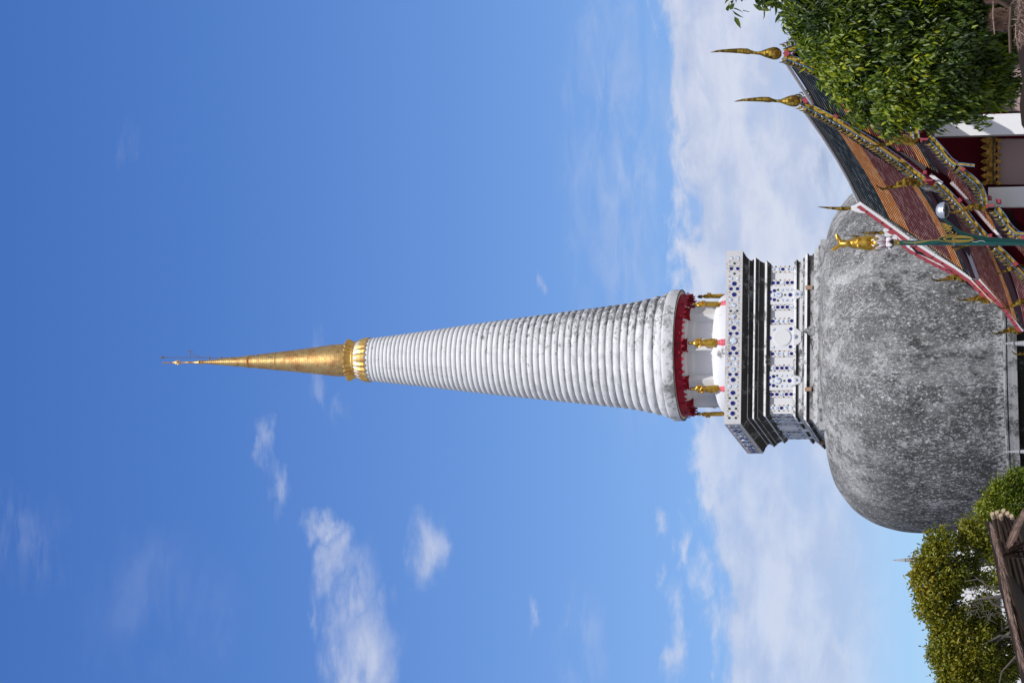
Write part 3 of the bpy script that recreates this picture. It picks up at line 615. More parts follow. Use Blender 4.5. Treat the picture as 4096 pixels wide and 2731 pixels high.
# ------------------------------------------------------------------ small far chedis
def spirelet(name, x0, x1, y, D, rbase, label, m, wide=False):
    k = scl(x0, D); p0 = P(x0, y, D); c = (p0.x, D)
    r_ = root(name, (p0.x, D, 0), label, 'stupa')
    def Z(px): return P(px, y, D).z
    q = MB(); pr = []
    N = 14
    for i in range(N):
        t = i/N; xx = x0+(x1-x0)*t; rr = (1.6+(rbase-1.6)*t)*k; pr += [(rr, Z(xx)), (rr*1.08, Z(xx+(x1-x0)/N*.5)), (rr, Z(xx+(x1-x0)/N*.9))]
    for f_ in (.12, .55): pr.append(((1.6+(rbase-1.6)*f_)*k*1.6, Z(x0+(x1-x0)*f_)))
    pr.sort(key=lambda t: -t[1]); q.lathe(c, pr, 16); q.build('spire', m, r_, smooth=True, flat_angle=50)
    q = MB(); z1 = Z(x1); R_ = rbase*k
    q.lathe(c, [(R_*1.0, z1), (R_*1.9, z1-.1), (R_*1.9, z1-.35), (R_*1.3, z1-.45), (R_*1.5, z1-.9), (R_*2.4, z1-1.0), (R_*2.8, z1-1.9), (R_*3.6, z1-3.2), (R_*4.2, z1-4.2), (R_*4.6, z1-4.3), (R_*4.6, z1-5), (R_*5.4, z1-5.1), (R_*5.4, z1-6.2)], 32); q.build('bell', m, r_, smooth=True, flat_angle=50)
    q = MB(); q.bx(c[0]-R_*5.6, c[0]+R_*5.6, D-R_*5.6, D+R_*5.6, .01, z1-6.1); q.build('base', m, r_)
    return r_
M_gs = stained('pale_grey_cement', (.38, .38, .40), (.18, .18, .19), .5, .65, 2, .5, .9, 8, .2)
spirelet('small_stupa', 3570, 3660, 2239, 132, 10, 'small grey stupa whose spire rises above the yellow-green tree', M_gs)
spirelet('small_stupa', 3985, 4110, 1375, 140, 12, 'small pale stupa spire in front of the dome foot, near the hall roof', M_gs)
spirelet('small_stupa', 4015, 4125, 1806, 140, 10, 'small pale stupa spire in front of the dome foot, beside the green tree', M_gs)
q = MB(); a, b_ = P(3760, 2120, 128), P(3990, 2460, 128); q.bx(min(a.x, b_.x)-8, max(a.x, b_.x), 128, 134, .01, P(3830, 2300, 128).z); hw_ = q.build('white_gallery', M_white)
M_win = mat('dark_window', (.03, .03, .04), .3)[0]
for i in range(5):
    q = MB(); xx = max(a.x, b_.x)-1-i*2.3; q.bx(xx-.5, xx+.5, 127.96, 128.0, P(4000, 2300, 128).z, P(3900, 2300, 128).z); q.build('window', M_win, hw_)
tag(hw_, 'white walled gallery glimpsed through the gaps of the yellow-green tree', 'building')

# ------------------------------------------------------------------ the tiered hall
YA, YB, YC, YD = 78.0, 85.0, 100.0, 106.0
HL = root('temple_hall', (P(4096, 600, 82).x, 82, 0), 'Thai temple hall with tiered green, orange and maroon tiled roofs and gold bargeboards', 'temple')
def hp(q, name, mats, par=None, **k): return q.build(name, mats, par or HL, **k)
def loftroof(name, nt, nb, ft_, fb, rows, cols, band, sag=.0, top_green=True, mirror=None):
    """nt,nb near top/bottom; ft_,fb far top/bottom (Vectors); band(v, u_near, u_far)->material index"""
    obs = []
    for mir in ((None, mirror) if mirror else (None,)):
        q = MB(); uvs = []
        L0 = (ft_-nt).length; slope = (nb-nt).length
        nrm = (ft_-nt).cross(nb-nt).normalized()
        if nrm.z < 0: nrm = -nrm
        def pt(u, v_):
            p = nt.lerp(ft_, u).lerp(nb.lerp(fb, u), v_); p = p-nrm*(sag*slope*4*v_*(1-v_)*.5) - Vector((0, 0, .006*L0*math.sin(PI*u)))
            return p
        for r_ in range(rows):
            v0, v1 = r_/rows, (r_+1)/rows
            for c_ in range(cols):
                u0, u1 = c_/cols, (c_+1)/cols
                a = pt(u0, v0)+nrm*.0; b2 = pt(u1, v0); c2 = pt(u1, v1)+nrm*.016; d2 = pt(u0, v1)+nrm*.016; e2 = pt(u1, v1); f2 = pt(u0, v1)
                q.mi = band((v0+v1)/2, (u0+u1)/2, L0, slope)
                pp = [a, b2, c2, d2, e2, f2]
                if mir: pp = [mir(p) for p in pp]
                i0 = len(q.v); [q.vert(p) for p in pp]
                q.face(i0, i0+1, i0+2, i0+3); uvs += [u0*L0, r_, u1*L0, r_, u1*L0, r_+.999, u0*L0, r_+.999]
                q.face(i0+3, i0+2, i0+4, i0+5); uvs += [u0*L0, r_+.02, u1*L0, r_+.02, u1*L0, r_+.03, u0*L0, r_+.03]
        me = bpy.data.meshes.new(name); me.from_pydata(q.v, [], q.f)
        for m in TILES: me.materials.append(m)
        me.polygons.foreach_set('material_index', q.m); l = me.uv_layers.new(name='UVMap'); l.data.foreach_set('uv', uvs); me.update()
        o = bpy.data.objects.new(name, me); COL.objects.link(o); put(o, HL); obs.append(o)
    return obs
def band1(v_, u_, L_, s_):
    d = (1-u_)*L_
    if v_ < .075: return 3
    if v_ < .28 or v_ > .925 or d < .55: return 0
    if v_ < .46 or v_ > .83 or d < 1.1: return 1
    return 2
def band2(v_, u_, L_, s_):
    d = (1-u_)*L_
    if v_ > .87 or d < .35: return 0
    if v_ > .72 or d < .75: return 1
    return 2
def mirror_about(a, b_):                                                  # reflect across the vertical plane through the ridge
    d = (b_-a); d.z = 0; d.normalize(); nn_ = Vector((d.y, -d.x, 0))
    return lambda p: p-nn_*(2*(p-a).dot(nn_))
def rib(q, pts, wx, wz):                                                  # square section bar along pts
    for a, b_ in zip(pts, pts[1:]):
        d = (b_-a); t = d.normalized(); s_ = t.cross(Vector((0, 0, 1))).normalized(); u__ = s_.cross(t)
        q.box((a+b_)/2, d/2*1.02, s_*wx, u__*wz)
rA0, rB0, rC0 = P(3142, 238, YA), P(3218, 436, YB), P(3440, 806, YC)
mA = mirror_about(rA0, P(3262, 424, YB)); mB = mirror_about(rB0, rC0)
loftroof('upper_roof', rA0, P(3678, 570, YA), P(3262, 424, YB), P(3757, 697, YB), 42, 20, lambda v_, u_, L_, s_: band1(v_, 0, 99, s_), 0.02, mirror=mA)
loftroof('upper_roof', rB0, P(3700, 762, YB), rC0, P(3887, 1112, YC), 44, 48, band1, 0.02, mirror=mB)
loftroof('lower_roof', P(3733, 560, YA), P(3950, 838, YA), P(3785, 700, YB), P(4012, 957, YB), 26, 20, lambda v_, u_, L_, s_: band2(v_, 0, 99, s_), .015, mirror=mA)
loftroof('lower_roof', P(3752, 742, YB), P(3966, 978, YB), P(3922, 1118, YC), P(4094, 1322, YC), 30, 40, band2, .015, mirror=mB)
loftroof('lowest_roof', P(3990, 828, YA), P(4220, 1110, YA), P(4040, 960, YB), P(4280, 1230, YB), 24, 14, lambda v_, u_, L_, s_: band2(v_, 0, 99, s_), .0, mirror=mA)
loftroof('lowest_roof', P(4000, 975, YB), P(4230, 1230, YB), P(4100, 1330, YC), P(4330, 1560, YC), 24, 24, band2, .0)
rD0, rD1 = P(3560, 912, YC+.3), P(3640, 1045, YC+9)
loftroof('upper_roof', rD0, P(3900, 1160, YC+.3), P(3662, 1010, 108), P(3822, 1090, 108), 40, 16, band1, .02)
loftroof('lower_roof', P(3880, 1110, YC+.2), P(4060, 1290, YC+.2), P(3890, 1121, 108), P(3968, 1207, 108), 20, 10, band2, .0)
q = MB(); q.tube([rB0+Vector((0, 0, .06)), rB0.lerp(rC0, .25)+Vector((0, 0, -.03)), rB0.lerp(rC0, .5)+Vector((0, 0, -.06)), rB0.lerp(rC0, .75)+Vector((0, 0, -.03)), rC0+Vector((0, 0, .07))], .05, 8); hp(q, 'ridge_cap', M_ridge)
q = MB(); q.tube([rA0+Vector((0, 0, .05)), P(3260, 424, YB)+Vector((0, 0, .04))], .05, 8); hp(q, 'ridge_cap', M_ridge)
# far verges seen from behind: white mortar with a crimson scalloped edge
def verge(pts, D, w_, fringe=True, both=True):
    c = [P(a, b_, D) for a, b_ in pts]
    q = MB(); rib(q, c, w_, w_*.8)
    o = hp(q, 'verge', M_ridge)
    if fringe:
        q = MB()
        for a, b_ in zip(c, c[1:]):
            L_ = (b_-a).length; t = (b_-a).normalized(); nrm = Vector((-t.z, 0, t.x)); nrm = -nrm if nrm.x > 0 else nrm; n_ = max(2, int(L_/.26))
            for i in range(n_):
                p0 = a+t*L_*i/n_-nrm*.0; s_ = L_/n_
                q.prism([p0+nrm*.02, p0+t*s_*1.05+nrm*.02, p0+t*s_*.9+nrm*.13, p0+t*s_*.35+nrm*.18, p0-t*s_*.25+nrm*.15], Vector((0, .06, 0)))
        q.build('crimson_fringe', M_redp, o)
verge([(3446, 818), (3540, 885), (3640, 958), (3740, 1022), (3820, 1070), (3886, 1116)], YC+.1, .058)
verge([(3560, 915), (3640, 992), (3740, 1046), (3822, 1086)], 108, .055)
verge([(3918, 1116), (3970, 1170), (4020, 1222), (4060, 1275), (4094, 1322)], YC+.1, .055)
verge([(3885, 1117), (3930, 1162), (3970, 1208)], 108, .05)
# eaves: fascia boards, shadow wall and mortar flashing below each upper roof
def strip(name, m, a, b_, c, d, th=.05):
    q = MB(); q.prism([a, b_, c, d], Vector((0, .0, -th))); return hp(q, name, m)
def eave(n1, n2, D1, D2, dx=26):
    strip('eave_fascia', M_fasc, P(*n1, D1), P(*n2, D2), P(n2[0]+dx*.85, n2[1]+2, D2), P(n1[0]+dx, n1[1]+2, D1))
eave((3702, 764), (3888, 1113), YB, YC, 16); eave((3680, 572), (3758, 698), YA, YB, 22)
eave((3968, 980), (4096, 1324), YB, YC, 18); eave((3952, 840), (4014, 958), YA, YB, 18)
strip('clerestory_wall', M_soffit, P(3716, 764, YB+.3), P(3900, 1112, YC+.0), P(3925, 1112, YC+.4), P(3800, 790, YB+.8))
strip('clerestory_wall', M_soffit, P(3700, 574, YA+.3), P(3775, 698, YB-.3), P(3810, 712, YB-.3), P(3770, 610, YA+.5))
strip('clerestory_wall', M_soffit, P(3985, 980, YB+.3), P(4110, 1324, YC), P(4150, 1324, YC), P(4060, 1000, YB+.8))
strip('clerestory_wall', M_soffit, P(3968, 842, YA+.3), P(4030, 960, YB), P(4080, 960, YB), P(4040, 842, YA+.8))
q = MB(); rib(q, [P(3772, 760, YB+.2), P(3815, 852, 89), P(3876, 1012, 95.5), P(3910, 1105, 99.5)], .055, .06); hp(q, 'flashing', M_flash)
q = MB(); rib(q, [P(3425, 515, YB-.15), P(3563, 584, YB-.15), P(3640, 632, YB-.15), P(3703, 675, YB-.15)], .08, .09); hp(q, 'flashing', mat('dark_flashing', (.05, .045, .05), .7)[0])
q = MB(); rib(q, [P(3722, 700, YB-.3), P(3768, 735, YB-.3)], .035, .05); hp(q, 'flashing', M_ridge)
q = MB(); rib(q, [P(3806, 728, YB-.15), P(3850, 772, YB-.15), P(3900, 832, YB-.15), P(3980, 920, YB-.15)], .06, .07); hp(q, 'flashing', M_flash)
q = MB(); rib(q, [P(3978, 920, YB-.4), P(4008, 952, YB-.4)], .035, .05); hp(q, 'flashing', M_ridge)
# walls
def wall(name, m, pts, D, th=.3): q = MB(); q.prism([P(a, b_, D) for a, b_ in pts], Vector((0, th, 0))); return hp(q, name, m)
wall('gable_wall', M_maroon, [(3225, 405), (3690, 738), (3745, 742), (3960, 978), (4000, 980), (4300, 1300), (4650, 1300), (4650, 0), (3700, 60)], YB+.25)
wall('porch_gable_wall', M_maroon, [(3165, 215), (3690, 556), (3745, 556), (3955, 836), (3995, 836), (4650, 1250), (4650, -500), (3720, -130)], 80.6)
wall('porch_wall', M_mauve, [(3990, 556), (3990, 738), (4640, 738), (4640, 556)], 80.35, .2)
wall('porch_wall', M_mauve, [(3950, -420), (3950, 446), (4640, 446), (4640, -420)], 80.35, .2)
wall('side_wall', M_white, [(4300, 990), (4300, 1300), (4640, 1300), (4640, 990)], YB+.1, 14)
# gilded lotus frieze between the columns
def lotus(q, cx, cy, D, sgn, L_, W_):
    k = 1; pts = [(0, -W_*.32), (.12, -W_*.5), (.38, -W_*.5), (.68, -W_*.26), (1, 0), (.68, W_*.26), (.38, W_*.5), (.12, W_*.5), (0, W_*.32)]
    q.prism([P(cx+sgn*L_*a, cy+b_, D) for a, b_ in pts], Vector((0, -.05, 0)))
for y0, y1 in ((550, 738), (300, 446)):
    q = MB(); q.prism([P(a, b_, 80.3) for a, b_ in ((3947, y0), (3947, y1), (3984, y1), (3984, y0))], Vector((0, -.12, 0))); fr = hp(q, 'gilded_frieze', M_friez)
    q = MB(); q.prism([P(a, b_, 80.1) for a, b_ in ((3971, y0), (3971, y1), (3975, y1), (3975, y0))], Vector((0, -.10, 0))); q.build('black_fillet', M_black_hair, fr)
    yy = y0+12
    while yy < y1-4:
        q = MB(); lotus(q, 3947, yy, 80.2, -1, 25, 19); q.build('upper_petal', M_friez, fr)
        q = MB(); lotus(q, 3984, yy, 80.2, 1, 25, 17); q.build('lower_petal', M_friez, fr); yy += 28.5
# columns
def hallcol(x0, y0, y1, D, dep):
    q = MB(); tl, tr = P(x0, y1, D), P(x0, y0, D); cx = (tl.x+tr.x)/2; hw = abs(tr.x-tl.x)/2; q.bx(cx-hw, cx+hw, D, D+dep, .3, P(x0, (y0+y1)/2, D).z)
    o = hp(q, 'column', M_colw)
    q = MB(); q.bx(cx-hw*1.25, cx+hw*1.25, D-.12, D+dep+.12, .01, .3); q.build('column_base', M_colw, o)
hallcol(3737, 464, 547, 79.3, .62); hallcol(3953, 750, 831, 79.3, .62); hallcol(3737, 150, 236, 79.3, .62); hallcol(3953, -150, -66, 79.3, .62)
# bargeboards with flame-like fins
def rs(pts, step=3.0):
    out = []; 
    for (a, b_), (c, d) in zip(pts, pts[1:]):
        n_ = max(1, int(math.hypot(c-a, d-b_)/step))
        out += [(a+(c-a)*i/n_, b_+(d-b_)*i/n_) for i in range(n_)]
    return out+[pts[-1]]
def barge(pts, D, w_=20, fins=True, mir=None, brown=(.3, .65), flen=30, fside=1, pitch=16):
    ps = rs(smoothprof(pts, 4) if len(pts) > 2 else pts, 5)
    M_ = mir if mir else (lambda a, b_: (a, b_))
    def row(off): 
        o = []
        for i, (a, b_) in enumerate(ps):
            c, d = ps[min(i+1, len(ps)-1)]; e, f_ = ps[max(i-1, 0)]; L_ = math.hypot(c-e, d-f_) or 1; tx, ty = (c-e)/L_, (d-f_)/L_
            o.append((a-ty*off*fside, b_+tx*off*fside))
        return o
    hw = w_/2; q = MB()
    def sheet(o0, o1, D0_, D1_, mi, rng_=(0, 1)):
        q.mi = mi; r0, r1 = row(o0), row(o1); i0, i1 = int(rng_[0]*(len(ps)-1)), int(rng_[1]*(len(ps)-1))
        for i in range(i0, i1):
            a, b_, c, d = [P(*M_(*t), D0_) for t in (r0[i], r0[i+1], r1[i+1], r1[i])]
            th = Vector((0, D1_-D0_, 0)); ids = [q.vert(p) for p in (a, b_, c, d)]+[q.vert(p+th) for p in (a, b_, c, d)]
            q.face(*ids[:4]); q.face(ids[0], ids[4], ids[5], ids[1]); q.face(ids[2], ids[6], ids[7], ids[3]); q.face(ids[7], ids[6], ids[5], ids[4])
            if i == i0: q.face(ids[0], ids[3], ids[7], ids[4])
            if i == i1-1: q.face(ids[1], ids[5], ids[6], ids[2])
    sheet(-hw, hw, D-.12, D+.06, 0)
    sheet(hw-.4, hw+1.8, D-.17, D, 1); sheet(-hw-1.4, -hw+.6, D-.16, D, 1)
    if brown: sheet(-hw+1, -1, D-.135, D-.12, 2, brown); sheet(-1, hw-1.5, D-.145, D-.12, 3, brown)
    o = hp(q, 'bargeboard', [M_gmos, M_blue, M_brown, M_gstrip])
    if fins:
        q = MB(); d_ = 0; acc = pitch*.8
        for i in range(1, len(ps)-1):
            a, b_ = ps[i]; c, d = ps[i+1]; acc += math.hypot(c-a, d-b_)
            if acc < pitch: continue
            acc -= pitch
            L_ = math.hypot(c-a, d-b_); tx, ty = (c-a)/L_, (d-b_)/L_; nx, ny = -ty*fside, tx*fside
            def loc(s_, t_, ux=0): return M_(a+tx*s_+nx*(hw+1+t_)-ux, b_+ty*s_+ny*(hw+1+t_))
            # fin leans back up the slope, tip points up
            base = [(-7, 0), (7, 0), (7, 9), (2, 15)]
            q.mi = 0; f2 = flen
            q.prism([P(*t, D-.06) for t in (loc(-6.5, 0), loc(7, 0), loc(8, f2*.28), loc(4, f2*.55), loc(-4, f2*.60, f2*.45), loc(-2, f2*.42, f2*.12), loc(-4, f2*.24))], Vector((0, .07, 0)))
            q.mi = 1
            q.prism([P(*t, D-.10) for t in (loc(7, 0), loc(8, f2*.28), loc(4, f2*.55), loc(-4, f2*.60, f2*.47), loc(4.6, f2*.59, f2*.05), loc(9.2, f2*.29), loc(8.2, 0))], Vector((0, .05, 0)))
            q.mi = 2; q.prism([P(*t, D-.07) for t in (loc(8.8, 2), loc(8.8, f2*.2), loc(-7+pitch, f2*.2), loc(-7+pitch, 2))], Vector((0, .03, 0)))
            if random.random() < .5: q.mi = 3; q.prism([P(*t, D-.075) for t in (loc(-5, 0), loc(-5, 4), loc(1, 5), loc(1, 1))], Vector((0, .02, 0)))
        q.build('fin_row', [M_gmos, M_blued, M_redp, M_ridge], o)
    return o
yB, yA_ = 404, 214
B1 = [(3204, 408), (3300, 457), (3400, 512), (3500, 572), (3600, 642), (3650, 682), (3690, 714), (3703, 738)]
barge(B1, YB-.2, 21, brown=(.32, .78)); barge([(a, b_) for a, b_ in B1], YB-.2, 21, mir=lambda a, b_: (a-10*(b_-yB)/340, 2*yB-b_+6), brown=(.4, .8))
A1 = [(3136, 222), (3240, 262), (3380, 335), (3500, 400), (3590, 446), (3630, 470), (3652, 500), (3664, 530), (3668, 556)]
barge(A1, YA-.2, 21, brown=None); barge(A1, YA-.2, 21, mir=lambda a, b_: (a, 2*yA_-b_), brown=None)
barge([(3718, 545), (3768, 600), (3800, 638), (3826, 656)], YA-.2, 20, brown=(.6, 1)); barge([(3826, 656), (3852, 657), (3875, 660), (3898, 662)], YA-.22, 9, fins=False, brown=None)
MR = lambda a, b_: (a, 2*yA_-b_)
barge([(3718, 545), (3768, 600), (3800, 638), (3826, 656), (3860, 690), (3892, 714), (3920, 745), (3937, 785), (3942, 822)], YA-.2, 20, mir=MR, brown=None)
barge([(3986, 830), (4015, 868), (4037, 902), (4072, 934), (4098, 966), (4160, 1022)], YA-.2, 20, mir=MR, brown=None)
barge([(3834, 668), (3860, 690), (3892, 714), (3920, 745), (3937, 785), (3942, 822)], YA-.2, 18, brown=None)
barge([(3986, 830), (4015, 868), (4037, 902), (4062, 927), (4072, 934)], YA-.2, 20, brown=(.6, 1)); barge([(4066, 932), (4090, 934), (4130, 938)], YA-.22, 10, fins=False, brown=None)
barge([(4072, 944), (4098, 966), (4130, 990), (4160, 1022)], YA-.2, 18, brown=None)
barge([(3744, 726), (3791, 767), (3853, 834), (3898, 892), (3943, 944), (3952, 962)], YB-.2, 18, brown=(.3, .7))
barge([(3984, 984), (4030, 1025), (4080, 1078), (4130, 1130), (4200, 1200)], YB-.2, 18, brown=(.4, 1))
# naga finials at the rake ends, traced once and scaled between base and tip
NG = [(1580, 1180), (1600, 1230), (1560, 1310), (1450, 1370), (1330, 1385), (1200, 1330), (1130, 1310), (1080, 1385), (1050, 1350), (1010, 1350), (800, 1400), (600, 1440), (440, 1450), (350, 1400), (290, 1320), (312, 1308), (380, 1370), (480, 1390), (560, 1385), (620, 1370), (592, 1340), (572, 1298), (590, 1298), (630, 1330), (720, 1330), (830, 1290), (880, 1262), (840, 1240), (820, 1212), (870, 1228), (940, 1210), (1000, 1160), (1030, 1130), (1140, 1120), (1250, 1140), (1350, 1170), (1400, 1200), (1480, 1190)]
def fan_prism(q, pts, ctrl, D, th):
    """outline with a raised spine: front and back faces swell toward the centre line"""
    front = [q.vert(P(*p, D)) for p in pts]; n_ = len(pts)
    cx = sum(p[0] for p in pts)/n_
    mid = []
    for x_, y_ in ctrl: mid.append((q.vert(P(x_, y_, D)+Vector((0, -th, 0))), q.vert(P(x_, y_, D)+Vector((0, th, 0))), x_, y_))
    def near(p): return min(range(len(mid)), key=lambda i: (mid[i][2]-p[0])**2+(mid[i][3]-p[1])**2)
    idx = [near(p) for p in pts]
    for i in range(n_):
        j = (i+1) % n_
        for s_ in (0, 1):
            a, b_ = idx[i], idx[j]
            if a == b_: q.face(front[i], front[j], mid[a][s_])
            else:
                st = 1 if b_ > a else -1; q.face(front[i], front[j], mid[b_][s_])
                for c in range(b_, a, -st): q.face(front[i], mid[c][s_], mid[c-st][s_])
def naga(base, tip, D, par=None):
    bx_, by_ = 1580, 1240; tx, ty = 290, 1320; s_ = math.hypot(tip[0]-base[0], tip[1]-base[1])/math.hypot(tx-bx_, ty-by_)
    ang = math.atan2(tip[1]-base[1], tip[0]-base[0])-math.atan2(ty-by_, tx-bx_); ca, sa = math.cos(ang)*s_, math.sin(ang)*s_
    T = lambda p: (base[0]+(p[0]-bx_)*ca-(p[1]-by_)*sa, base[1]+(p[0]-bx_)*sa+(p[1]-by_)*ca)
    q = MB(); ctrl = [(1520, 1270), (1400, 1290), (1280, 1255), (1150, 1220), (1060, 1250), (950, 1290), (800, 1350), (650, 1400), (500, 1415), (400, 1405), (330, 1350)]
    k = s_*scl(3700, D); fan_prism(q, [T(p) for p in NG], [T(p) for p in ctrl], D, k*50)
    for off in (-38, -8, 24):                                            # carved grooves of the neck
        pts = [(1540, 1262+off*.5), (1400, 1290+off), (1280, 1262+off), (1170, 1228+off)]
        q.tube([P(*T(p), D)+Vector((0, -k*45, 0)) for p in pts], k*13, 6)
    q.tube([P(*T(p), D)+Vector((0, -k*45, 0)) for p in ((1150, 1190), (1080, 1230), (1060, 1330))], [k*26, k*30, k*8], 6)
    return hp(q, 'naga_finial', M_gfine, smooth=True, flat_angle=25)
for b_, t, D in (((3703, 728), (3505, 741), YB-.3), ((3675, 562), (3464, 568), YA-.3), ((3675, -134), (3464, -140), YA-.3), ((3948, -400), (3790, -410), YA-.3), ((3948, 828), (3790, 838), YA-.3), ((3950, 965), (3802, 985), YB-.3), ((4112, 1062), (3972, 1085), YB-.3),
                 ((4135, 1205), (3988, 1224), YB-.2), ((3876, 1114), (3722, 1108), YC+.2), ((3964, 1204), (3823, 1185), 108), ((4092, 1324), (3960, 1322), YC+.2), ((4180, 1415), (4046, 1403), YC+.2)): naga(b_, t, D)
# sky-tassel finials (chofah) at the gable peaks
def chofah(cl_, D, mats, name='gable_finial'):
    q = MB(); prev = None
    for x_, y_, wd in cl_:
        c = P(x_, y_, D); k = scl(x_, D)*wd/2; row = [q.vert(c+Vector((math.cos(2*PI*i/14)*k, math.sin(2*PI*i/14)*k*.62, 0))) for i in range(14)]
        if prev:
            for i in range(14): q.face(prev[i], prev[(i+1) % 14], row[(i+1) % 14], row[i])
        prev = row
    q.face(*prev); return hp(q, name, mats, smooth=True, flat_angle=60)
CB = [(2937, 407, 1), (2948, 405, 5), (2970, 401, 9), (3010, 399, 15), (3050, 398, 20), (3076, 399.5, 22), (3090, 402, 14), (3108, 405, 11), (3122, 405, 14), (3140, 405, 28), (3156, 404.5, 40), (3172, 404, 48), (3186, 404, 46), (3196, 404, 34), (3202, 404, 16)]
chofah(CB, YB-.25, M_gfine)
chofah([(2841+(a-2937)*1.075, 208+(b_-405)*1.02+(a-2937)*.03, c*1.06) for a, b_, c in CB], YA-.25, M_gfine)
o = chofah([(3270, 828, 1), (3285, 829, 5), (3320, 832, 9), (3360, 835, 15), (3385, 835, 16), (3402, 833, 11), (3408, 832, 8)], YC+.2, M_gfine)
q = MB()
rib(q, [P(3406, 832, YC+.2), P(3425, 826, YC+.2), P(3446, 812, YC+.2)], .06, .06); rib(q, [P(3408, 834, YC+.2), P(3440, 845, YC+.2), P(3466, 846, YC+.2), P(3462, 828, YC+.2)], .07, .06); q.build('mortar_neck', M_ridge, o)
q = MB(); rib(q, [P(3535, 925, 100.8), P(3552, 916, 100.8), P(3572, 906, 100.8)], .08, .07); rib(q, [P(3540, 935, 100.8), P(3565, 948, 100.8), P(3590, 950, 100.8)], .08, .07)
q.build('mortar_neck', M_ridge, chofah([(3430, 930, 1), (3480, 932, 9), (3520, 932, 14), (3538, 930, 9)], 100.8, M_gfine))
# red purlin ends
def purlin(x_, y_, sz_, D, dia=False, w2=None):
    q = MB(); k = scl(x_, D)*sz_/2; c = P(x_, y_, D); kx = scl(x_, D)*(w2 or sz_)/2
    if dia: q.box(c+Vector((0, .28, 0)), Vector((k*.75, 0, k*.75)), Vector((-k*.75, 0, k*.75)), Vector((0, .28, 0)))
    else: q.box(c+Vector((0, .35, 0)), Vector((kx, 0, 0)), Vector((0, .35, 0)), Vector((0, 0, k)))
    hp(q, 'purlin_end', M_redp)
for x_, y_, s_, D, dia in ((3222, 401, 21, YB-.6, 1), (3345, 463, 16, YB-.45, 1), (3671, 522, 14, 77.9, 0), (3720, 524, 15, 77.9, 0), (3594, 598, 12, YB-.6, 0), (3699, 689, 14, YB-.6, 0), (3852, 677, 14, YA-.5, 1),
                          (3954, 790, 15, 77.8, 0), (3992, 804, 16, 77.8, 0), (3838, 801, 14, YB-.6, 1), (3961, 942, 13, YB-.6, 0), (4062, 1055, 16, YB-.5, 1), (4090, 951, 15, YA-.5, 0), (3145, 214, 20, YA-.5, 1)): purlin(x_, y_, s_, D, dia)
for x_, y_, D in ((3697, 557, YA-.45), (3715, 721, YB-.45), (3961, 822, YA-.45), (3962, 978, YB-.45)):
    q = MB(); k = scl(x_, D); c = P(x_, y_, D); q.box(c+Vector((0, .15, 0)), (k*4, 0, 0), (0, .15, 0), (0, 0, k*15)); q.box(c+Vector((-k*2, .16, k*13)), (k*8, 0, 0), (0, .13, 0), (0, 0, k*3.6)); hp(q, 'bracket', M_redp)

# ------------------------------------------------------------------ lamp post with a golden rabbit
YL = 54.0; LP = root('lamp_post', (P(4096, 971, YL).x, YL, 0), 'teal lamp post topped by a golden rabbit on a lotus, one curved lamp arm', 'lamp post')
def lp(q, name, m, par=None, **k): return q.build(name, m, par or LP, **k)
kl = scl(3700, YL)
pt_, pb_ = P(3598, 971.5, YL), P(4100, 971.5, YL); dr = (pb_-pt_); gb = pt_+dr*(pt_.z/(-dr.z))
q = MB(); q.tube([pt_, pb_, gb], [kl*10.2, kl*10.4, kl*12], 20); lp(q, 'pole', M_teal, smooth=True, flat_angle=60)
q = MB(); q.tube([gb, gb+Vector((0, 0, .5))], [.28, .20], 16); lp(q, 'pole_base', M_teald, smooth=True)
def LV(x_, y_, dd=0): return P(x_, y_, YL+dd)
def lat(q, pr, n_=24, mod=None, y_=971.5):                                # lathe along the pole
    rows = []
    for k_, (x_, r_) in enumerate(pr):
        c = LV(x_, y_); rows.append([q.vert(c+Vector((math.cos(2*PI*i/n_)*kl*r_*(mod(k_, i) if mod else 1), math.sin(2*PI*i/n_)*kl*r_*(mod(k_, i) if mod else 1), 0))) for i in range(n_)])
    for a, b_ in zip(rows, rows[1:]):
        for i in range(n_): q.face(a[i], a[(i+1) % n_], b_[(i+1) % n_], b_[i])
q = MB(); lat(q, [(3600, 9.5), (3598, 11), (3592, 11), (3590, 9.8), (3570, 9.8), (3568, 14)]); lp(q, 'gold_collar', M_gstrip, smooth=True, flat_angle=40)
q = MB(); lat(q, [(3575, 12), (3565, 24), (3552, 27), (3545, 20), (3538, 24), (3528, 31), (3512, 32), (3510, 31)]); lp(q, 'lotus_core', M_teald, smooth=True)
q = MB(); lat(q, [(3513, 32), (3512, 33), (3502, 33.5), (3500, 32), (3500, .5)]); lp(q, 'gold_ring', M_gstrip, smooth=True, flat_angle=40)
def petal(a, x0, x1, r0, r1, wd):
    q = MB(); d = Vector((math.cos(a), math.sin(a), 0)); t = Vector((-d.y, d.x, 0)); g_ = []
    for i in range(9):
        u = i/8; ww = wd*math.sin(PI*min(1, .18+u*.82))**.7*(1-u**3*.95); xx = x0+(x1-x0)*u; rr = r0+(r1-r0)*math.sin(u*PI*.55)+(3*u**4)
        c = LV(xx, 971.5); g_.append([q.vert(c+d*kl*(rr-abs(s_)**2*4)+t*kl*ww*s_) for s_ in (-1, -.5, 0, .5, 1)])
    for a_, b_ in zip(g_, g_[1:]):
        for i in range(4): q.face(a_[i], a_[i+1], b_[i+1], b_[i])
    o = lp(q, 'lotus_petal', M_petal, smooth=True); md = o.modifiers.new('t', 'SOLIDIFY'); md.thickness = .012
for i in range(8):
    petal(-PI/2+PI/8*2*i+.1, 3541, 3505, 25, 34, 13.5); petal(-PI/2+PI/4*i+.5, 3545, 3572, 22, 32, 12.5)
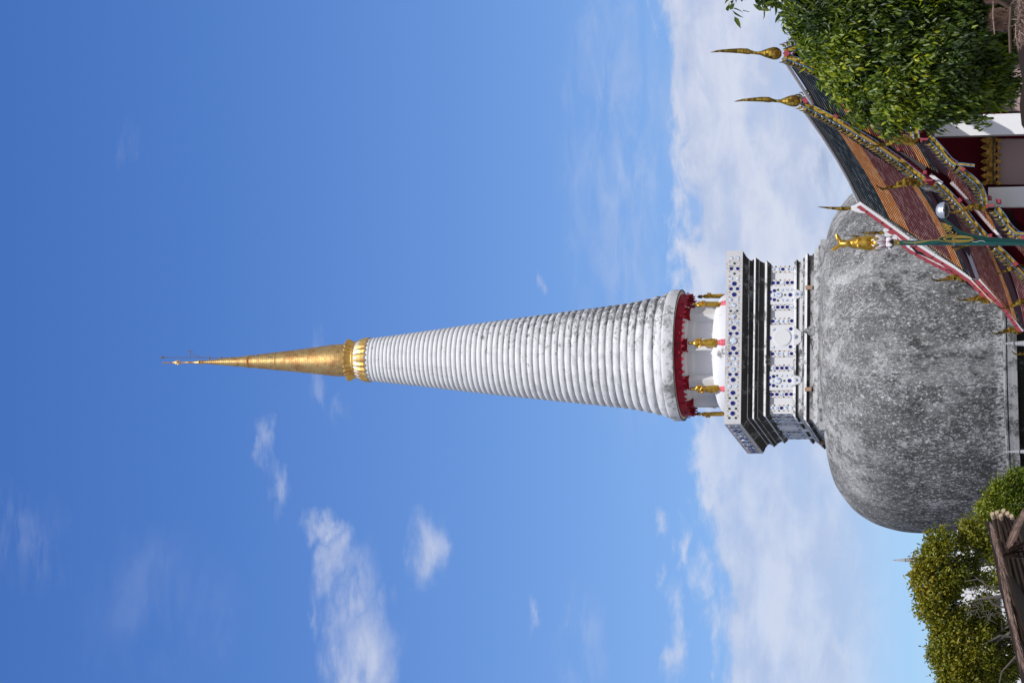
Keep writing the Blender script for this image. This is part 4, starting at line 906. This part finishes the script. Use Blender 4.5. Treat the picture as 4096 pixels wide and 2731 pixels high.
# arm
arm = [(3768, 868), (3788, 885), (3807, 903), (3824, 918), (3841, 930), (3866, 939), (3891, 946), (3925, 952), (3958, 957), (4025, 962), (4100, 966), (4200, 970)]
q = MB(); q.tube([LV(a, b_, -.02) for a, b_ in smoothprof(arm, 4)], [kl*r_ for r_ in np.interp(range(4*(len(arm)-1)+1), [0, 10, 25, 44], [5, 6.5, 8.5, 9.5])], 12); lp(q, 'lamp_arm', M_teald, smooth=True)
lc = LV(3770, 842); rr = kl*33
q = MB(); q.lathe((lc.x, lc.y), [(.01, lc.z+kl*27), (rr*.35, lc.z+kl*25.5), (rr*.66, lc.z+kl*20), (rr*.87, lc.z+kl*12), (rr*.98, lc.z+kl*3), (rr, lc.z-kl*3), (rr*1.03, lc.z-kl*4), (rr*1.03, lc.z-kl*9), (rr*.94, lc.z-kl*9)], 32); hd = lp(q, 'lamp_head', M_alu, smooth=True, flat_angle=40)
q = MB(); q.box((lc.x, lc.y-rr*1.04, lc.z-kl*5), (kl*4, 0, 0), (0, .02, 0), (0, 0, kl*2.5)); q.tube([(lc.x-kl*4, lc.y-rr*.85, lc.z+kl*9), (lc.x+kl*4, lc.y-rr*.85, lc.z+kl*9)], kl*1.6, 6); q.build('latch', M_steel, hd)
q = MB(); q.lathe((lc.x, lc.y), [(rr*.93, lc.z-kl*8), (rr*.86, lc.z-kl*16), (rr*.66, lc.z-kl*23), (rr*.35, lc.z-kl*27), (.01, lc.z-kl*28)], 28); q.build('lamp_bowl', M_bowl, hd, smooth=True)
# scrollwork between arm and pole
q = MB(); q.prism([LV(3824+70*math.cos(a), 956+13*math.sin(a), -.05) for a in [2*PI*i/36 for i in range(36)]], (0, .03, 0)); sc_ = lp(q, 'scroll_plate', M_teald)
q = MB()
q.tube([LV(3824+70*math.cos(a), 956+13.5*math.sin(a), -.08) for a in [2*PI*i/40 for i in range(41)]], kl*1.6, 6, cap=False)
for cx, rx, ry in ((3832, 56, 9.5), (3852, 42, 6)): q.tube([LV(cx+rx*math.cos(a), 956+ry*math.sin(a), -.09) for a in [math.radians(25)+math.radians(310)*i/30 for i in range(31)]], kl*2.3, 6)
q.build('scroll_rim', M_gstrip, sc_)
q = MB()
q.tube([LV(a, b_, -.22) for a, b_ in smoothprof([(3610, 969), (3640, 971), (3660, 971), (3690, 967), (3720, 962), (3756, 960)], 5)], [kl*t for t in np.interp(range(26), [0, 12, 25], [1, 3, 1.5])], 6)
for cx, cy, r_ in ((3800, 932, 26), (3790, 915, 16), (3778, 900, 11), (3795, 905, 13)):
    q.tube([LV(cx+r_*(1-i/40)*math.cos(i*.28), cy+r_*.42*(1-i/40)*math.sin(i*.28), -.06) for i in range(32)], kl*1.5, 5)
for i in range(3): q.tube([LV(a, b_, -.05) for a, b_ in smoothprof([(3763+i*8, 893+i*9), (3775+i*8, 894+i*9), (3788+i*7, 898+i*9), (3780+i*7, 908+i*8), (3766+i*7, 912+i*9)], 4)], kl*1.6, 5)
q.build('gold_scrolls', M_gstrip, sc_)
q = MB(); q.tube([LV(a, b_, -.25) for a, b_ in ((3888, 966), (3905, 968), (3920, 963), (3932, 963), (3940, 968))], kl*.9, 5); lp(q, 'cable', mat('white_cable', (.7, .7, .7), .5)[0])
for x_, n_ in ((3659, 2), (3813, 3)):
    q = MB(); 
    for i in range(n_): q.tube([LV(x_+i*3.2, 971.5)+Vector((kl*10.9*math.cos(a), kl*10.9*math.sin(a), 0)) for a in [2*PI*j/20 for j in range(21)]], kl*.8, 4, cap=False)
    lp(q, 'clamp', M_alu)
# rabbit, facing the camera; local units = photo pixels
def RB(x_, y_, d=0.0): return ((971.5-y_), -d, (3500-x_))
rb = []
rb += chain(RB(3494, 972), RB(3470, 971), 24, 28, 4)+chain(RB(3470, 971), RB(3440, 970), 28, 25, 5)+chain(RB(3440, 970), RB(3416, 971), 25, 21, 4)+chain(RB(3416, 971), RB(3394, 972), 20, 13, 4)
rb += [(RB(3380, 972, 4), 18), (RB(3370, 972, 2), 17), (RB(3384, 972, 14), 13), (RB(3390, 972, 20), 9.5)]
rb += [(RB(3363, 972, 0), 12)]
for s_ in (-1, 1):
    rb += [(RB(3470, 971+s_*17, 8), 15), (RB(3482, 971+s_*20, 12), 12)]
    rb += chain(RB(3428, 971+s_*14, 8), RB(3436, 971+s_*15, 22), 8, 5.5, 5)+[(RB(3436, 971+s_*14, 26), 6)]
    rb += chain(RB(3492, 971+s_*13, 14), RB(3495, 971+s_*11, 28), 7.5, 6, 4)
o = meta('rabbit_body', rb, M_gstat, None, .9*2.2, tf=Matrix.Scale(kl, 4)); o.parent = LP
bp = LV(3500, 971.5)-Vector(LP.location); o.location = bp
for base, mid, tip, wd in (((3362, 966), (3354, 955), (3345, 936), 9), ((3360, 980), (3346, 990), (3326, 1002), 8)):
    q = MB(); pts = smoothprof([base, mid, tip], 6); prev = None
    for i, (x_, y_) in enumerate(pts):
        u = i/(len(pts)-1); ww = kl*wd*(.25+.75*math.sin(PI*min(1, .12+u*.88))); c = LV(x_, y_); dv = Vector((-.5, 0, .87)) if base[1] < 971 else Vector((.89, 0, .45))
        row = [q.vert(c+dv*ww*math.cos(a)+Vector((0, 1, 0))*ww*.35*math.sin(a)) for a in [2*PI*k/10 for k in range(10)]]
        if prev:
            for k in range(10): q.face(prev[k], prev[(k+1) % 10], row[(k+1) % 10], row[k])
        prev = row
    q.face(*prev); lp(q, 'ear', M_gstat, smooth=True)
for s_ in (-1, 1):
    q = MB(); q.lathe((0, 0), [(kl*3.4*math.sin(PI*i/8)+1e-5, kl*3.4*math.cos(PI*i/8)) for i in range(9)], 10)
    e = lp(q, 'eye', M_black_hair, smooth=True); e.location = LV(3376, 971.5+s_*8.5, -kl*16.5)
    e.matrix_parent_inverse = Matrix.Translation(Vector(LP.location)).inverted()
    q = MB(); q.tube([LV(3494, 971+s_*11, -kl*30), LV(3497, 971+s_*11, -kl*36)], [kl*5, kl*3.5], 8); lp(q, 'claw', M_ridge, smooth=True)
q = MB(); q.tube([LV(3440, 946), LV(3418, 944), LV(3390, 945)], [kl*3, kl*3.5, kl*.8], 6); lp(q, 'ribbon', M_gfine)
q = MB(); q.box(LV(3378, 972, -kl*27), (kl*2, 0, 0), (0, kl*2, 0), (0, 0, kl*2.5)); lp(q, 'nose', M_alu)

# ------------------------------------------------------------------ trees
def leaf_mat(name, cols, rough=.35, trans=.25):
    m, n, b = mat(name, cols[0], rough, 0, .5)
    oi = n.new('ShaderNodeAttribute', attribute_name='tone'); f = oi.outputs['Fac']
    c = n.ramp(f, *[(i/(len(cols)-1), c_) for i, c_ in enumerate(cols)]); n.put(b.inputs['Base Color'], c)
    tr = n.new('ShaderNodeBsdfTranslucent'); n.put(tr.inputs[0], n.mix(1.0, c, (1.3, 1.6, .5), 'MULTIPLY'))
    ms = n.new('ShaderNodeMixShader'); ms.inputs[0].default_value = trans
    n.l.new(b.outputs[0], ms.inputs[1]); n.l.new(tr.outputs[0], ms.inputs[2]); n.l.new(ms.outputs[0], n.n['Material Output'].inputs[0])
    return m
def leaves(name, pos, direc, L_, W_, m, parent, tone, bend=.25):
    """pos Nx3 leaf bases, direc Nx3 unit leaf axes; each leaf is a folded, bent blade of six triangles"""
    N = len(pos); up = rng.normal(size=(N, 3)); up[:, 2] += .8
    side = np.cross(direc, up); side /= np.linalg.norm(side, axis=1)[:, None]+1e-9; nor = np.cross(side, direc)
    L_ = L_*rng.uniform(.65, 1.25, N); W_ = W_*rng.uniform(.8, 1.2, N)
    def at(t, s_, d): return pos+direc*(L_*t)[:, None]+side*(W_*s_)[:, None]+nor*(L_*d)[:, None]
    bd = -bend*rng.uniform(.3, 1.5, N)
    V = np.stack([at(0, 0, 0), at(.35, .5, .05+bd*.1), at(.35, 0, bd*.1-.03), at(.35, -.5, .05+bd*.1), at(.72, .36, .03+bd*.45), at(.72, 0, bd*.45-.02), at(.72, -.36, .03+bd*.45), at(1, 0, bd)], 1)
    F = np.array([[0, 1, 2], [0, 2, 3], [1, 4, 5], [1, 5, 2], [2, 5, 6], [2, 6, 3], [4, 7, 5], [5, 7, 6]])
    nv, nf = V.shape[1], len(F)
    idx = (np.arange(N)[:, None, None]*nv+F[None]).reshape(-1)
    me = bpy.data.meshes.new(name); me.vertices.add(N*nv); me.vertices.foreach_set('co', V.reshape(-1).astype(np.float32))
    me.loops.add(len(idx)); me.loops.foreach_set('vertex_index', idx.astype(np.int32)); me.polygons.add(N*nf)
    me.polygons.foreach_set('loop_start', np.arange(0, N*nf*3, 3, dtype=np.int32)); me.polygons.foreach_set('loop_total', np.full(N*nf, 3, dtype=np.int32))
    me.update(); a = me.attributes.new('tone', 'FLOAT', 'POINT'); a.data.foreach_set('value', np.repeat(tone, nv).astype(np.float32))
    me.materials.append(m); o = bpy.data.objects.new(name, me); COL.objects.link(o)
    put(o, parent); return o
def crown(lobes, D, clusters, sub=46, shell=.86):
    """lobes: (photo x, photo y, radius px, depth offset m); each carries smaller boughs whose surfaces hold the leaf clusters"""
    k = scl(3700, D); B = []
    for l in lobes:
        c = np.array(P(l[0], l[1], D+l[3])); R0 = l[2]*k; n_ = int(max(5, 4.2*(l[2]/sub)**2))
        for _ in range(n_):
            d = rng.normal(size=3); d /= np.linalg.norm(d)
            if d[1] > .25: d[1] *= -1
            rs_ = min(R0*.55, sub*k*rng.uniform(.40, 1.15)); B.append((c+d*(R0-rs_*.8)*rng.uniform(.82, 1.06), rs_, d))
    wts = np.array([b_[1]**2 for b_ in B]); wts /= wts.sum(); C, Nn = [], []
    pick = rng.choice(len(B), size=clusters, p=wts)
    for i in pick:
        c, r_, o_ = B[i]; d = rng.normal(size=3)+o_*.6; d[2] += .35; d /= np.linalg.norm(d)
        C.append(c+d*r_*(shell+(1-shell)*rng.random())*np.array([1, 1, .85])); Nn.append(d)
    return np.array(C), np.array(Nn)
def branches(q, base, tips, r0, wob=.12):
    base = Vector(base)
    for t, r1 in tips:
        t = Vector(t); pts = [base]; n_ = 6
        for i in range(1, n_+1):
            p = base.lerp(t, i/n_); p += Vector([random.gauss(0, wob) for _ in range(3)])*(.5 if i < n_ else 0); pts.append(p)
        q.tube(pts, [r0+(r1-r0)*i/n_ for i in range(n_+1)], 6, cap=False)
def tree(name, label, D, lobes, trunk_xy, clusters, per, L_, W_, spread, lm, bm, droop, tonef, twigs=40, group=None, bare=None, sub=46):
    tp = P(*trunk_xy, D); R_ = root(name, (tp.x, D, 0), label, 'tree', group)
    C, Nn = crown(lobes, D, clusters, sub)
    pos = np.repeat(C, per, 0)+rng.normal(size=(len(C)*per, 3))*spread
    dr_ = np.repeat(Nn, per, 0)*.5+rng.normal(size=pos.shape)*.7; dr_[:, 2] -= droop; dr_ /= np.linalg.norm(dr_, axis=1)[:, None]
    tone = np.clip(np.repeat(tonef(C), per)+rng.normal(size=len(pos))*.15, 0, 1)
    leaves('crown', pos, dr_, L_, W_, lm, R_, tone)
    q = MB(); tr = max(.12, .004*D); q.tube([(tp.x, D, 0), (tp.x+.15, D+.1, tp.z*.5), (tp.x, D, tp.z)], [tr*1.5, tr*1.1, tr], 12)
    q.build('trunk', bm, R_, smooth=True)
    q = MB(); branches(q, (tp.x, D, tp.z*.85), [(tuple(C[i]), .004) for i in rng.choice(len(C), twigs)], tr*.16)
    if bare is not None: bare(q)
    q.build('branches', bm, R_, smooth=True)
    return R_
M_bark = stained('grey_bark', (.20, .18, .16), (.09, .08, .07), .45, .6, 3, .4, .9, 12, .4)
M_barkl = stained('pale_twig_bark', (.12, .105, .095), (.06, .05, .045), .5, .62, 3, .4, .9, 12, .3)
M_lfA = leaf_mat('glossy_green_leaf', [(.012, .026, .002), (.042, .080, .004), (.15, .21, .006), (.38, .40, .014)], .45, .2)
M_lfB = leaf_mat('yellow_green_leaf', [(.035, .062, .005), (.105, .130, .007), (.23, .22, .012), (.38, .28, .016)], .5, .18)
def toneA(C): return .40+.26*np.sin(C[:, 0]*2.1+C[:, 2]*1.7)*np.sin(C[:, 2]*2.9+1)+rng.normal(size=len(C))*.16
LA = [(3300, -120, 200, 0), (3260, 60, 125, .3), (3290, 170, 110, .2), (3380, 260, 120, 0), (3450, 380, 105, -.2), (3560, 430, 100, -.4), (3520, 200, 260, 0), (3760, 180, 270, 0), (3700, 400, 105, -.5), (3830, 370, 110, -.3), (3905, 420, 72, -.2), (3960, 300, 110, 0), (3990, 130, 130, .2), (3720, -100, 320, 0), (3640, 300, 190, -.6), (3420, 100, 200, -.2), (3850, 250, 160, -.7), (4000, 360, 60, .2)]
tree('broadleaf_tree', 'dense dark green tree covering the right part of the hall roofs', 50, LA, (3950, 60), 3000, 26, .140, .042, .080, M_lfA, M_bark, 1.7, toneA, 60, sub=62)
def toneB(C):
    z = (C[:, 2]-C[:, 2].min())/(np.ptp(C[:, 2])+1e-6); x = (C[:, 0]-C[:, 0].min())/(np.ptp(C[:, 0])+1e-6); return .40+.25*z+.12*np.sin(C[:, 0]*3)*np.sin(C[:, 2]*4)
LB = [(3760, 2180, 62, 0), (3725, 2235, 60, .1), (3722, 2330, 72, 0), (3730, 2420, 68, 0), (3790, 2490, 76, .1), (3800, 2590, 82, 0), (3815, 2700, 88, 0), (3850, 2150, 48, .2), (3900, 2130, 50, .1), (3960, 2190, 55, .3), (3860, 2280, 60, .5), (3790, 2300, 82, .2), (3800, 2400, 62, .4), (3900, 2600, 110, .2), (3950, 2500, 60, .5), (4000, 2320, 45, .2), (3930, 2430, 40, .3), (4000, 2650, 90, .4), (4040, 2540, 50, .4), (3880, 2790, 110, 0), (4060, 2240, 60, .6), (3905, 2310, 30, .8), (3960, 2395, 26, .9), (3985, 2470, 38, .7), (3890, 2440, 30, .9), (3940, 2320, 24, 1.0)]
def bareB(q):
    def T(pts, r0, r1): 
        pp = smoothprof(pts, 4); n_ = len(pp); q.tube([P(a, b_, 44.6) for a, b_ in pp], [r0+(r1-r0)*i/(n_-1) for i in range(n_)], 5, cap=False)
    T([(4100, 2400), (4010, 2385), (3950, 2390), (3890, 2400)], .035, .012); T([(4080, 2430), (4000, 2425), (3960, 2400), (3930, 2320), (3860, 2325)], .02, .006)
    for i in range(60):
        x_, y_ = random.uniform(3860, 4010), random.uniform(2340, 2480); a = random.uniform(0, 6.28); T([(x_, y_), (x_+18*math.cos(a), y_+18*math.sin(a)), (x_+38*math.cos(a+.15), y_+38*math.sin(a+.15))], .006, .002)
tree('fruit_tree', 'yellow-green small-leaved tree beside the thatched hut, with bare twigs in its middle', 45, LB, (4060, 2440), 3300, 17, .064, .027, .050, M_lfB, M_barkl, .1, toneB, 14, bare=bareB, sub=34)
LC = [(4030, 1960, 60, 0), (3985, 2010, 55, 0), (4060, 2030, 75, 0), (3960, 2060, 45, .1), (4090, 1930, 60, .1), (4120, 2000, 90, .2), (3935, 2072, 28, 0), (4040, 2110, 60, .2)]
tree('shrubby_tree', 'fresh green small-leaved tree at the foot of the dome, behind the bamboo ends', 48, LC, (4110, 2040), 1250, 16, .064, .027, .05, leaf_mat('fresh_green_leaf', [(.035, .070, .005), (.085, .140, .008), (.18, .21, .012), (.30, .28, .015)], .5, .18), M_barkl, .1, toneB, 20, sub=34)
LD = [(3060, -30, 55, 0), (2960, -20, 38, 0), (3010, -60, 60, 0), (3130, -40, 70, 0), (2930, 22, 14, 0), (3030, 10, 20, 0), (3085, -5, 30, 0)]
tree('overhanging_tree', 'large-leaved branch tip hanging in at the photo edge against the cloud', 40, LD, (3300, -260), 34, 7, .17, .06, .07, leaf_mat('large_yellowing_leaf', [(.03, .07, .01), (.07, .11, .015), (.16, .17, .02), (.26, .17, .03)], .3, .35), M_bark, .6, lambda C: .5+.3*np.sin(C[:, 0]*5), 12)

# ------------------------------------------------------------------ thatched huts in the foreground
M_th = stained('dry_palm_thatch', (.15, .09, .07), (.05, .03, .025), .45, .62, 6, .6, .85, 25, .5)
M_thl = stained('pale_thatch_blade', (.30, .21, .175), (.12, .08, .065), .45, .62, 6, .6, .7, 25, .3)
M_bam = stained('shade_toned_dry_bamboo', (.085, .055, .04), (.04, .025, .018), .5, .65, 8, .5, .5, 25, .2)  # rafter colour darkened to carry the shade under the roof
M_bamt = stained('sunlit_toned_cut_bamboo', (.52, .40, .28), (.3, .2, .13), .5, .65, 8, .5, .5, 25, .2)  # lighter bamboo copy, sunlight on the projecting tips put into the colour
M_dark = mat('shade_black_thatch_underside', (.022, .013, .012), .9)[0]  # near-black colour stands for the shade under the thatch
def blades(q, pts_a, pts_b, n_, D, jit, wd, dj=.25):
    """narrow dry blades running from curve a to curve b (photo px)"""
    ra, rb_ = rs(pts_a, 4), rs(pts_b, 4)
    for _ in range(n_):
        t = random.random(); a = ra[int(t*(len(ra)-1))]; t2 = min(1, max(0, t+random.gauss(0, .05))); b_ = rb_[int(t2*(len(rb_)-1))]
        u0, u1 = sorted((random.random(), random.random())); u1 = min(1, u0+.25+random.random()*.4); dd = random.uniform(-dj, dj)
        p = [(a[0]+(b_[0]-a[0])*u+random.gauss(0, jit), a[1]+(b_[1]-a[1])*u+random.gauss(0, jit)) for u in (u0, (u0+u1)/2, u1)]
        P3 = [P(*x_, D+dd) for x_ in p]; s_ = Vector((random.gauss(0, 1), random.gauss(0, .4), random.gauss(0, 1))).normalized()*wd*random.uniform(.5, 1.3)
        ids = [q.vert(P3[0]-s_), q.vert(P3[0]+s_), q.vert(P3[1]+s_*1.1+Vector((0, -.01, 0))), q.vert(P3[1]-s_*1.1+Vector((0, -.01, 0))), q.vert(P3[2])]
        q.face(ids[0], ids[1], ids[2], ids[3]); q.face(ids[3], ids[2], ids[4])
HT = root('thatched_hut', (P(4096, 2450, 28).x, 28, 0), 'thatched hut eave with bamboo rafters and dry palm fringe, at the lower-left of the view', 'hut')
k28 = scl(4000, 28)
edge_ = [(3958, 2084), (3972, 2130), (3985, 2190), (3998, 2260), (4010, 2330), (4026, 2400), (4046, 2480), (4064, 2560), (4080, 2630), (4104, 2740)]
q = MB()
for i in range(len(edge_)-1):
    a, b_ = edge_[i], edge_[i+1]; x0_ = 110 if i == 0 else 320
    q.prism([P(a[0]+1, a[1], 28.3), P(b_[0]+1, b_[1], 28.3), P(b_[0]+320, b_[1], 34.0), P(a[0]+x0_, a[1], 30.5 if i == 0 else 34.0)], Vector((0, 0, .04)))
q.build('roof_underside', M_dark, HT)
q = MB()
for i in range(len(edge_)-1):
    a, b_ = edge_[i], edge_[i+1]; q.prism([P(a[0]-3, a[1], 28.5), P(b_[0]-3, b_[1], 28.5), P(b_[0]+318, b_[1], 34.05), P(a[0]+(108 if i == 0 else 318), a[1], 30.55 if i == 0 else 34.05)], Vector((0, .02, .018)))
q.build('thatch_cover', M_th, HT)
for i, (x0, y0, x1, y1) in enumerate(((3976, 2064, 4010, 2200), (3994, 2058, 4040, 2300), (4009, 2068, 4070, 2330), (4020, 2050, 4110, 2400), (4036, 2060, 4130, 2380), (4052, 2070, 4150, 2350), (4010, 2200, 4140, 2700), (4030, 2300, 4170, 2800), (4000, 2160, 4090, 2560))):
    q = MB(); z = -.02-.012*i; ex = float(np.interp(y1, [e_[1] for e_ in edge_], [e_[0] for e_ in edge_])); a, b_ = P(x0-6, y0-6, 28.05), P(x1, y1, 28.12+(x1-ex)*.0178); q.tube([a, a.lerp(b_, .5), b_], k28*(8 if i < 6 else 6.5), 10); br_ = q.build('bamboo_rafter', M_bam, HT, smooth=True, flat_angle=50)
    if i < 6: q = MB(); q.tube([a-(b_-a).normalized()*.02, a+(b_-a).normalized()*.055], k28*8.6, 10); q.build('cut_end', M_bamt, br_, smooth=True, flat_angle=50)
q = MB(); blades(q, edge_, [(a+12, b_+8) for a, b_ in edge_], 10, 28.1, 3, .01)
M_tip = mat('cut_bamboo_end', (.40, .30, .20), .6)[0]
for bi_ in range(330):
    q.mi = bi_ % 3 == 0; t = random.random(); i = t*(len(edge_)-2); j = int(i); f_ = i-j; a = (edge_[j][0]+(edge_[j+1][0]-edge_[j][0])*f_, edge_[j][1]+(edge_[j+1][1]-edge_[j][1])*f_)
    L_ = random.uniform(30, 110); off = random.uniform(-4, 9); sx_ = random.gauss(.24, .07); D_ = 27.9+random.uniform(-.15, .2)
    p0 = P(a[0]+off, a[1], D_); p1 = P(a[0]+off+L_*sx_*.5+random.gauss(0, 2), a[1]+L_*.5, D_); p2 = P(a[0]+off+L_*sx_+random.gauss(0, 3), a[1]+L_, D_)
    w_ = Vector((random.gauss(0, .5), random.gauss(0, .5), 1)).normalized()*k28*random.uniform(.8, 2.2); ids = [q.vert(p0), q.vert(p1-w_), q.vert(p1+w_), q.vert(p2)]; q.face(ids[0], ids[1], ids[3]); q.face(ids[0], ids[3], ids[2])
q.build('palm_fringe', [M_thl, M_th], HT)
q = MB()                                                                 # tied sheaf of blades
for _ in range(75):
    s_ = random.uniform(-1, 1); a = P(4008+random.gauss(0, 2), 2224+random.gauss(0, 3), 27.7); b_ = P(4120+random.gauss(0, 10), 2190-42*s_, 27.4+random.uniform(-.1, .1)); m_ = a.lerp(b_, .5)+Vector((0, -.04, .02)); w_ = Vector((random.gauss(0, .5), random.gauss(0, .5), 1)).normalized()*k28*random.uniform(.7, 1.7); q.mi = random.random() < .4
    ids = [q.vert(a), q.vert(m_-w_), q.vert(m_+w_), q.vert(b_)]; q.face(ids[0], ids[1], ids[3]); q.face(ids[0], ids[3], ids[2])
for _ in range(60):
    a = P(4100+random.gauss(0, 4), 2045+random.uniform(-20, 20), 27.6); b_ = P(4030+random.gauss(0, 5), 2190+random.gauss(0, 8), 27.6); m_ = a.lerp(b_, .5)+Vector((random.gauss(0, .03), 0, 0)); w_ = Vector((random.gauss(0, .5), random.gauss(0, .5), 1)).normalized()*k28*random.uniform(.7, 1.6); q.mi = random.random() < .4
    ids = [q.vert(a), q.vert(m_-w_), q.vert(m_+w_), q.vert(b_)]; q.face(ids[0], ids[1], ids[3]); q.face(ids[0], ids[3], ids[2])
q.build('thatch_sheaf', [M_thl, M_th], HT)
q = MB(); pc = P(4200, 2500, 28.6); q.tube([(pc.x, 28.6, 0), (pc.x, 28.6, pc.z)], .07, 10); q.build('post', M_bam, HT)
H2 = root('thatched_shelter', (P(4096, 100, 30).x, 30, 0), 'weathered palm-thatch shelter with sticking-out poles, below the dark green tree', 'hut')
k30 = scl(4000, 30)
q = MB(); q.prism([P(a, b_, 30.2) for a, b_ in ((4070, -60), (4062, 60), (4068, 200), (4090, 330), (4078, 420), (4086, 500), (4240, 620), (4400, 400), (4400, -200))], Vector((0, .5, 0))); q.build('roof_underside', M_dark, H2)  # flat sheet coloured black for the shade under the roof
q = MB(); q.prism([P(a, b_, 29.9) for a, b_ in ((3975, 35), (3955, 62), (3968, 100), (3985, 120), (4010, 125), (4035, 128), (4040, 40), (4000, 30))], Vector((0, .12, 0))); q.prism([P(a, b_, 29.95) for a, b_ in ((3925, -30), (3940, 14), (3985, 18), (4030, -20))], Vector((0, .12, 0)))
for _ in range(260):
    y_ = random.uniform(30, 128); x_ = random.uniform(3950, 4000); L_ = random.uniform(20, 60); a = P(x_-random.uniform(0, 12), y_+random.gauss(0, 3), 29.82+random.uniform(-.06, .06)); b_ = P(x_+L_, y_*.6+36+random.gauss(0, 4), 29.82); w_ = Vector((1, 0, random.gauss(0, .3))).normalized()*k30*random.uniform(.8, 2.2)
    q.poly([a, b_-w_, b_+w_])
q.build('thatch_panel', M_th, H2)
q = MB()
for _ in range(420):
    y_ = random.uniform(-10, 175); x_ = random.uniform(4062, 4110); a_ = random.gauss(.2, .9); L_ = random.uniform(14, 48); D_ = 29.6+random.uniform(-.2, .2); a = P(x_, y_, D_); b_ = P(x_+L_*math.sin(a_), y_+L_*math.cos(a_), D_+random.gauss(0, .1)); w_ = Vector((random.gauss(0, 1), 0, random.gauss(0, 1))).normalized()*k30*random.uniform(1.2, 3)
    m_ = a.lerp(b_, .5); ids = [q.vert(a), q.vert(m_-w_), q.vert(m_+w_), q.vert(b_)]; q.face(ids[0], ids[1], ids[3]); q.face(ids[0], ids[3], ids[2])
q.build('shaggy_thatch', M_thl, H2)
for x0, y0, x1, y1, r_, D_ in ((3974, 5, 3979, 139, 3.2, 29.7), (4045, 28, 4042, 212, 7.5, 29.65), (3965, -10, 4044, 36, 8, 29.7), (4070, -30, 4020, 40, 7, 29.8), (4064, 95, 4070, 186, 2.5, 29.5), (4080, 120, 4082, 174, 3, 29.5)):
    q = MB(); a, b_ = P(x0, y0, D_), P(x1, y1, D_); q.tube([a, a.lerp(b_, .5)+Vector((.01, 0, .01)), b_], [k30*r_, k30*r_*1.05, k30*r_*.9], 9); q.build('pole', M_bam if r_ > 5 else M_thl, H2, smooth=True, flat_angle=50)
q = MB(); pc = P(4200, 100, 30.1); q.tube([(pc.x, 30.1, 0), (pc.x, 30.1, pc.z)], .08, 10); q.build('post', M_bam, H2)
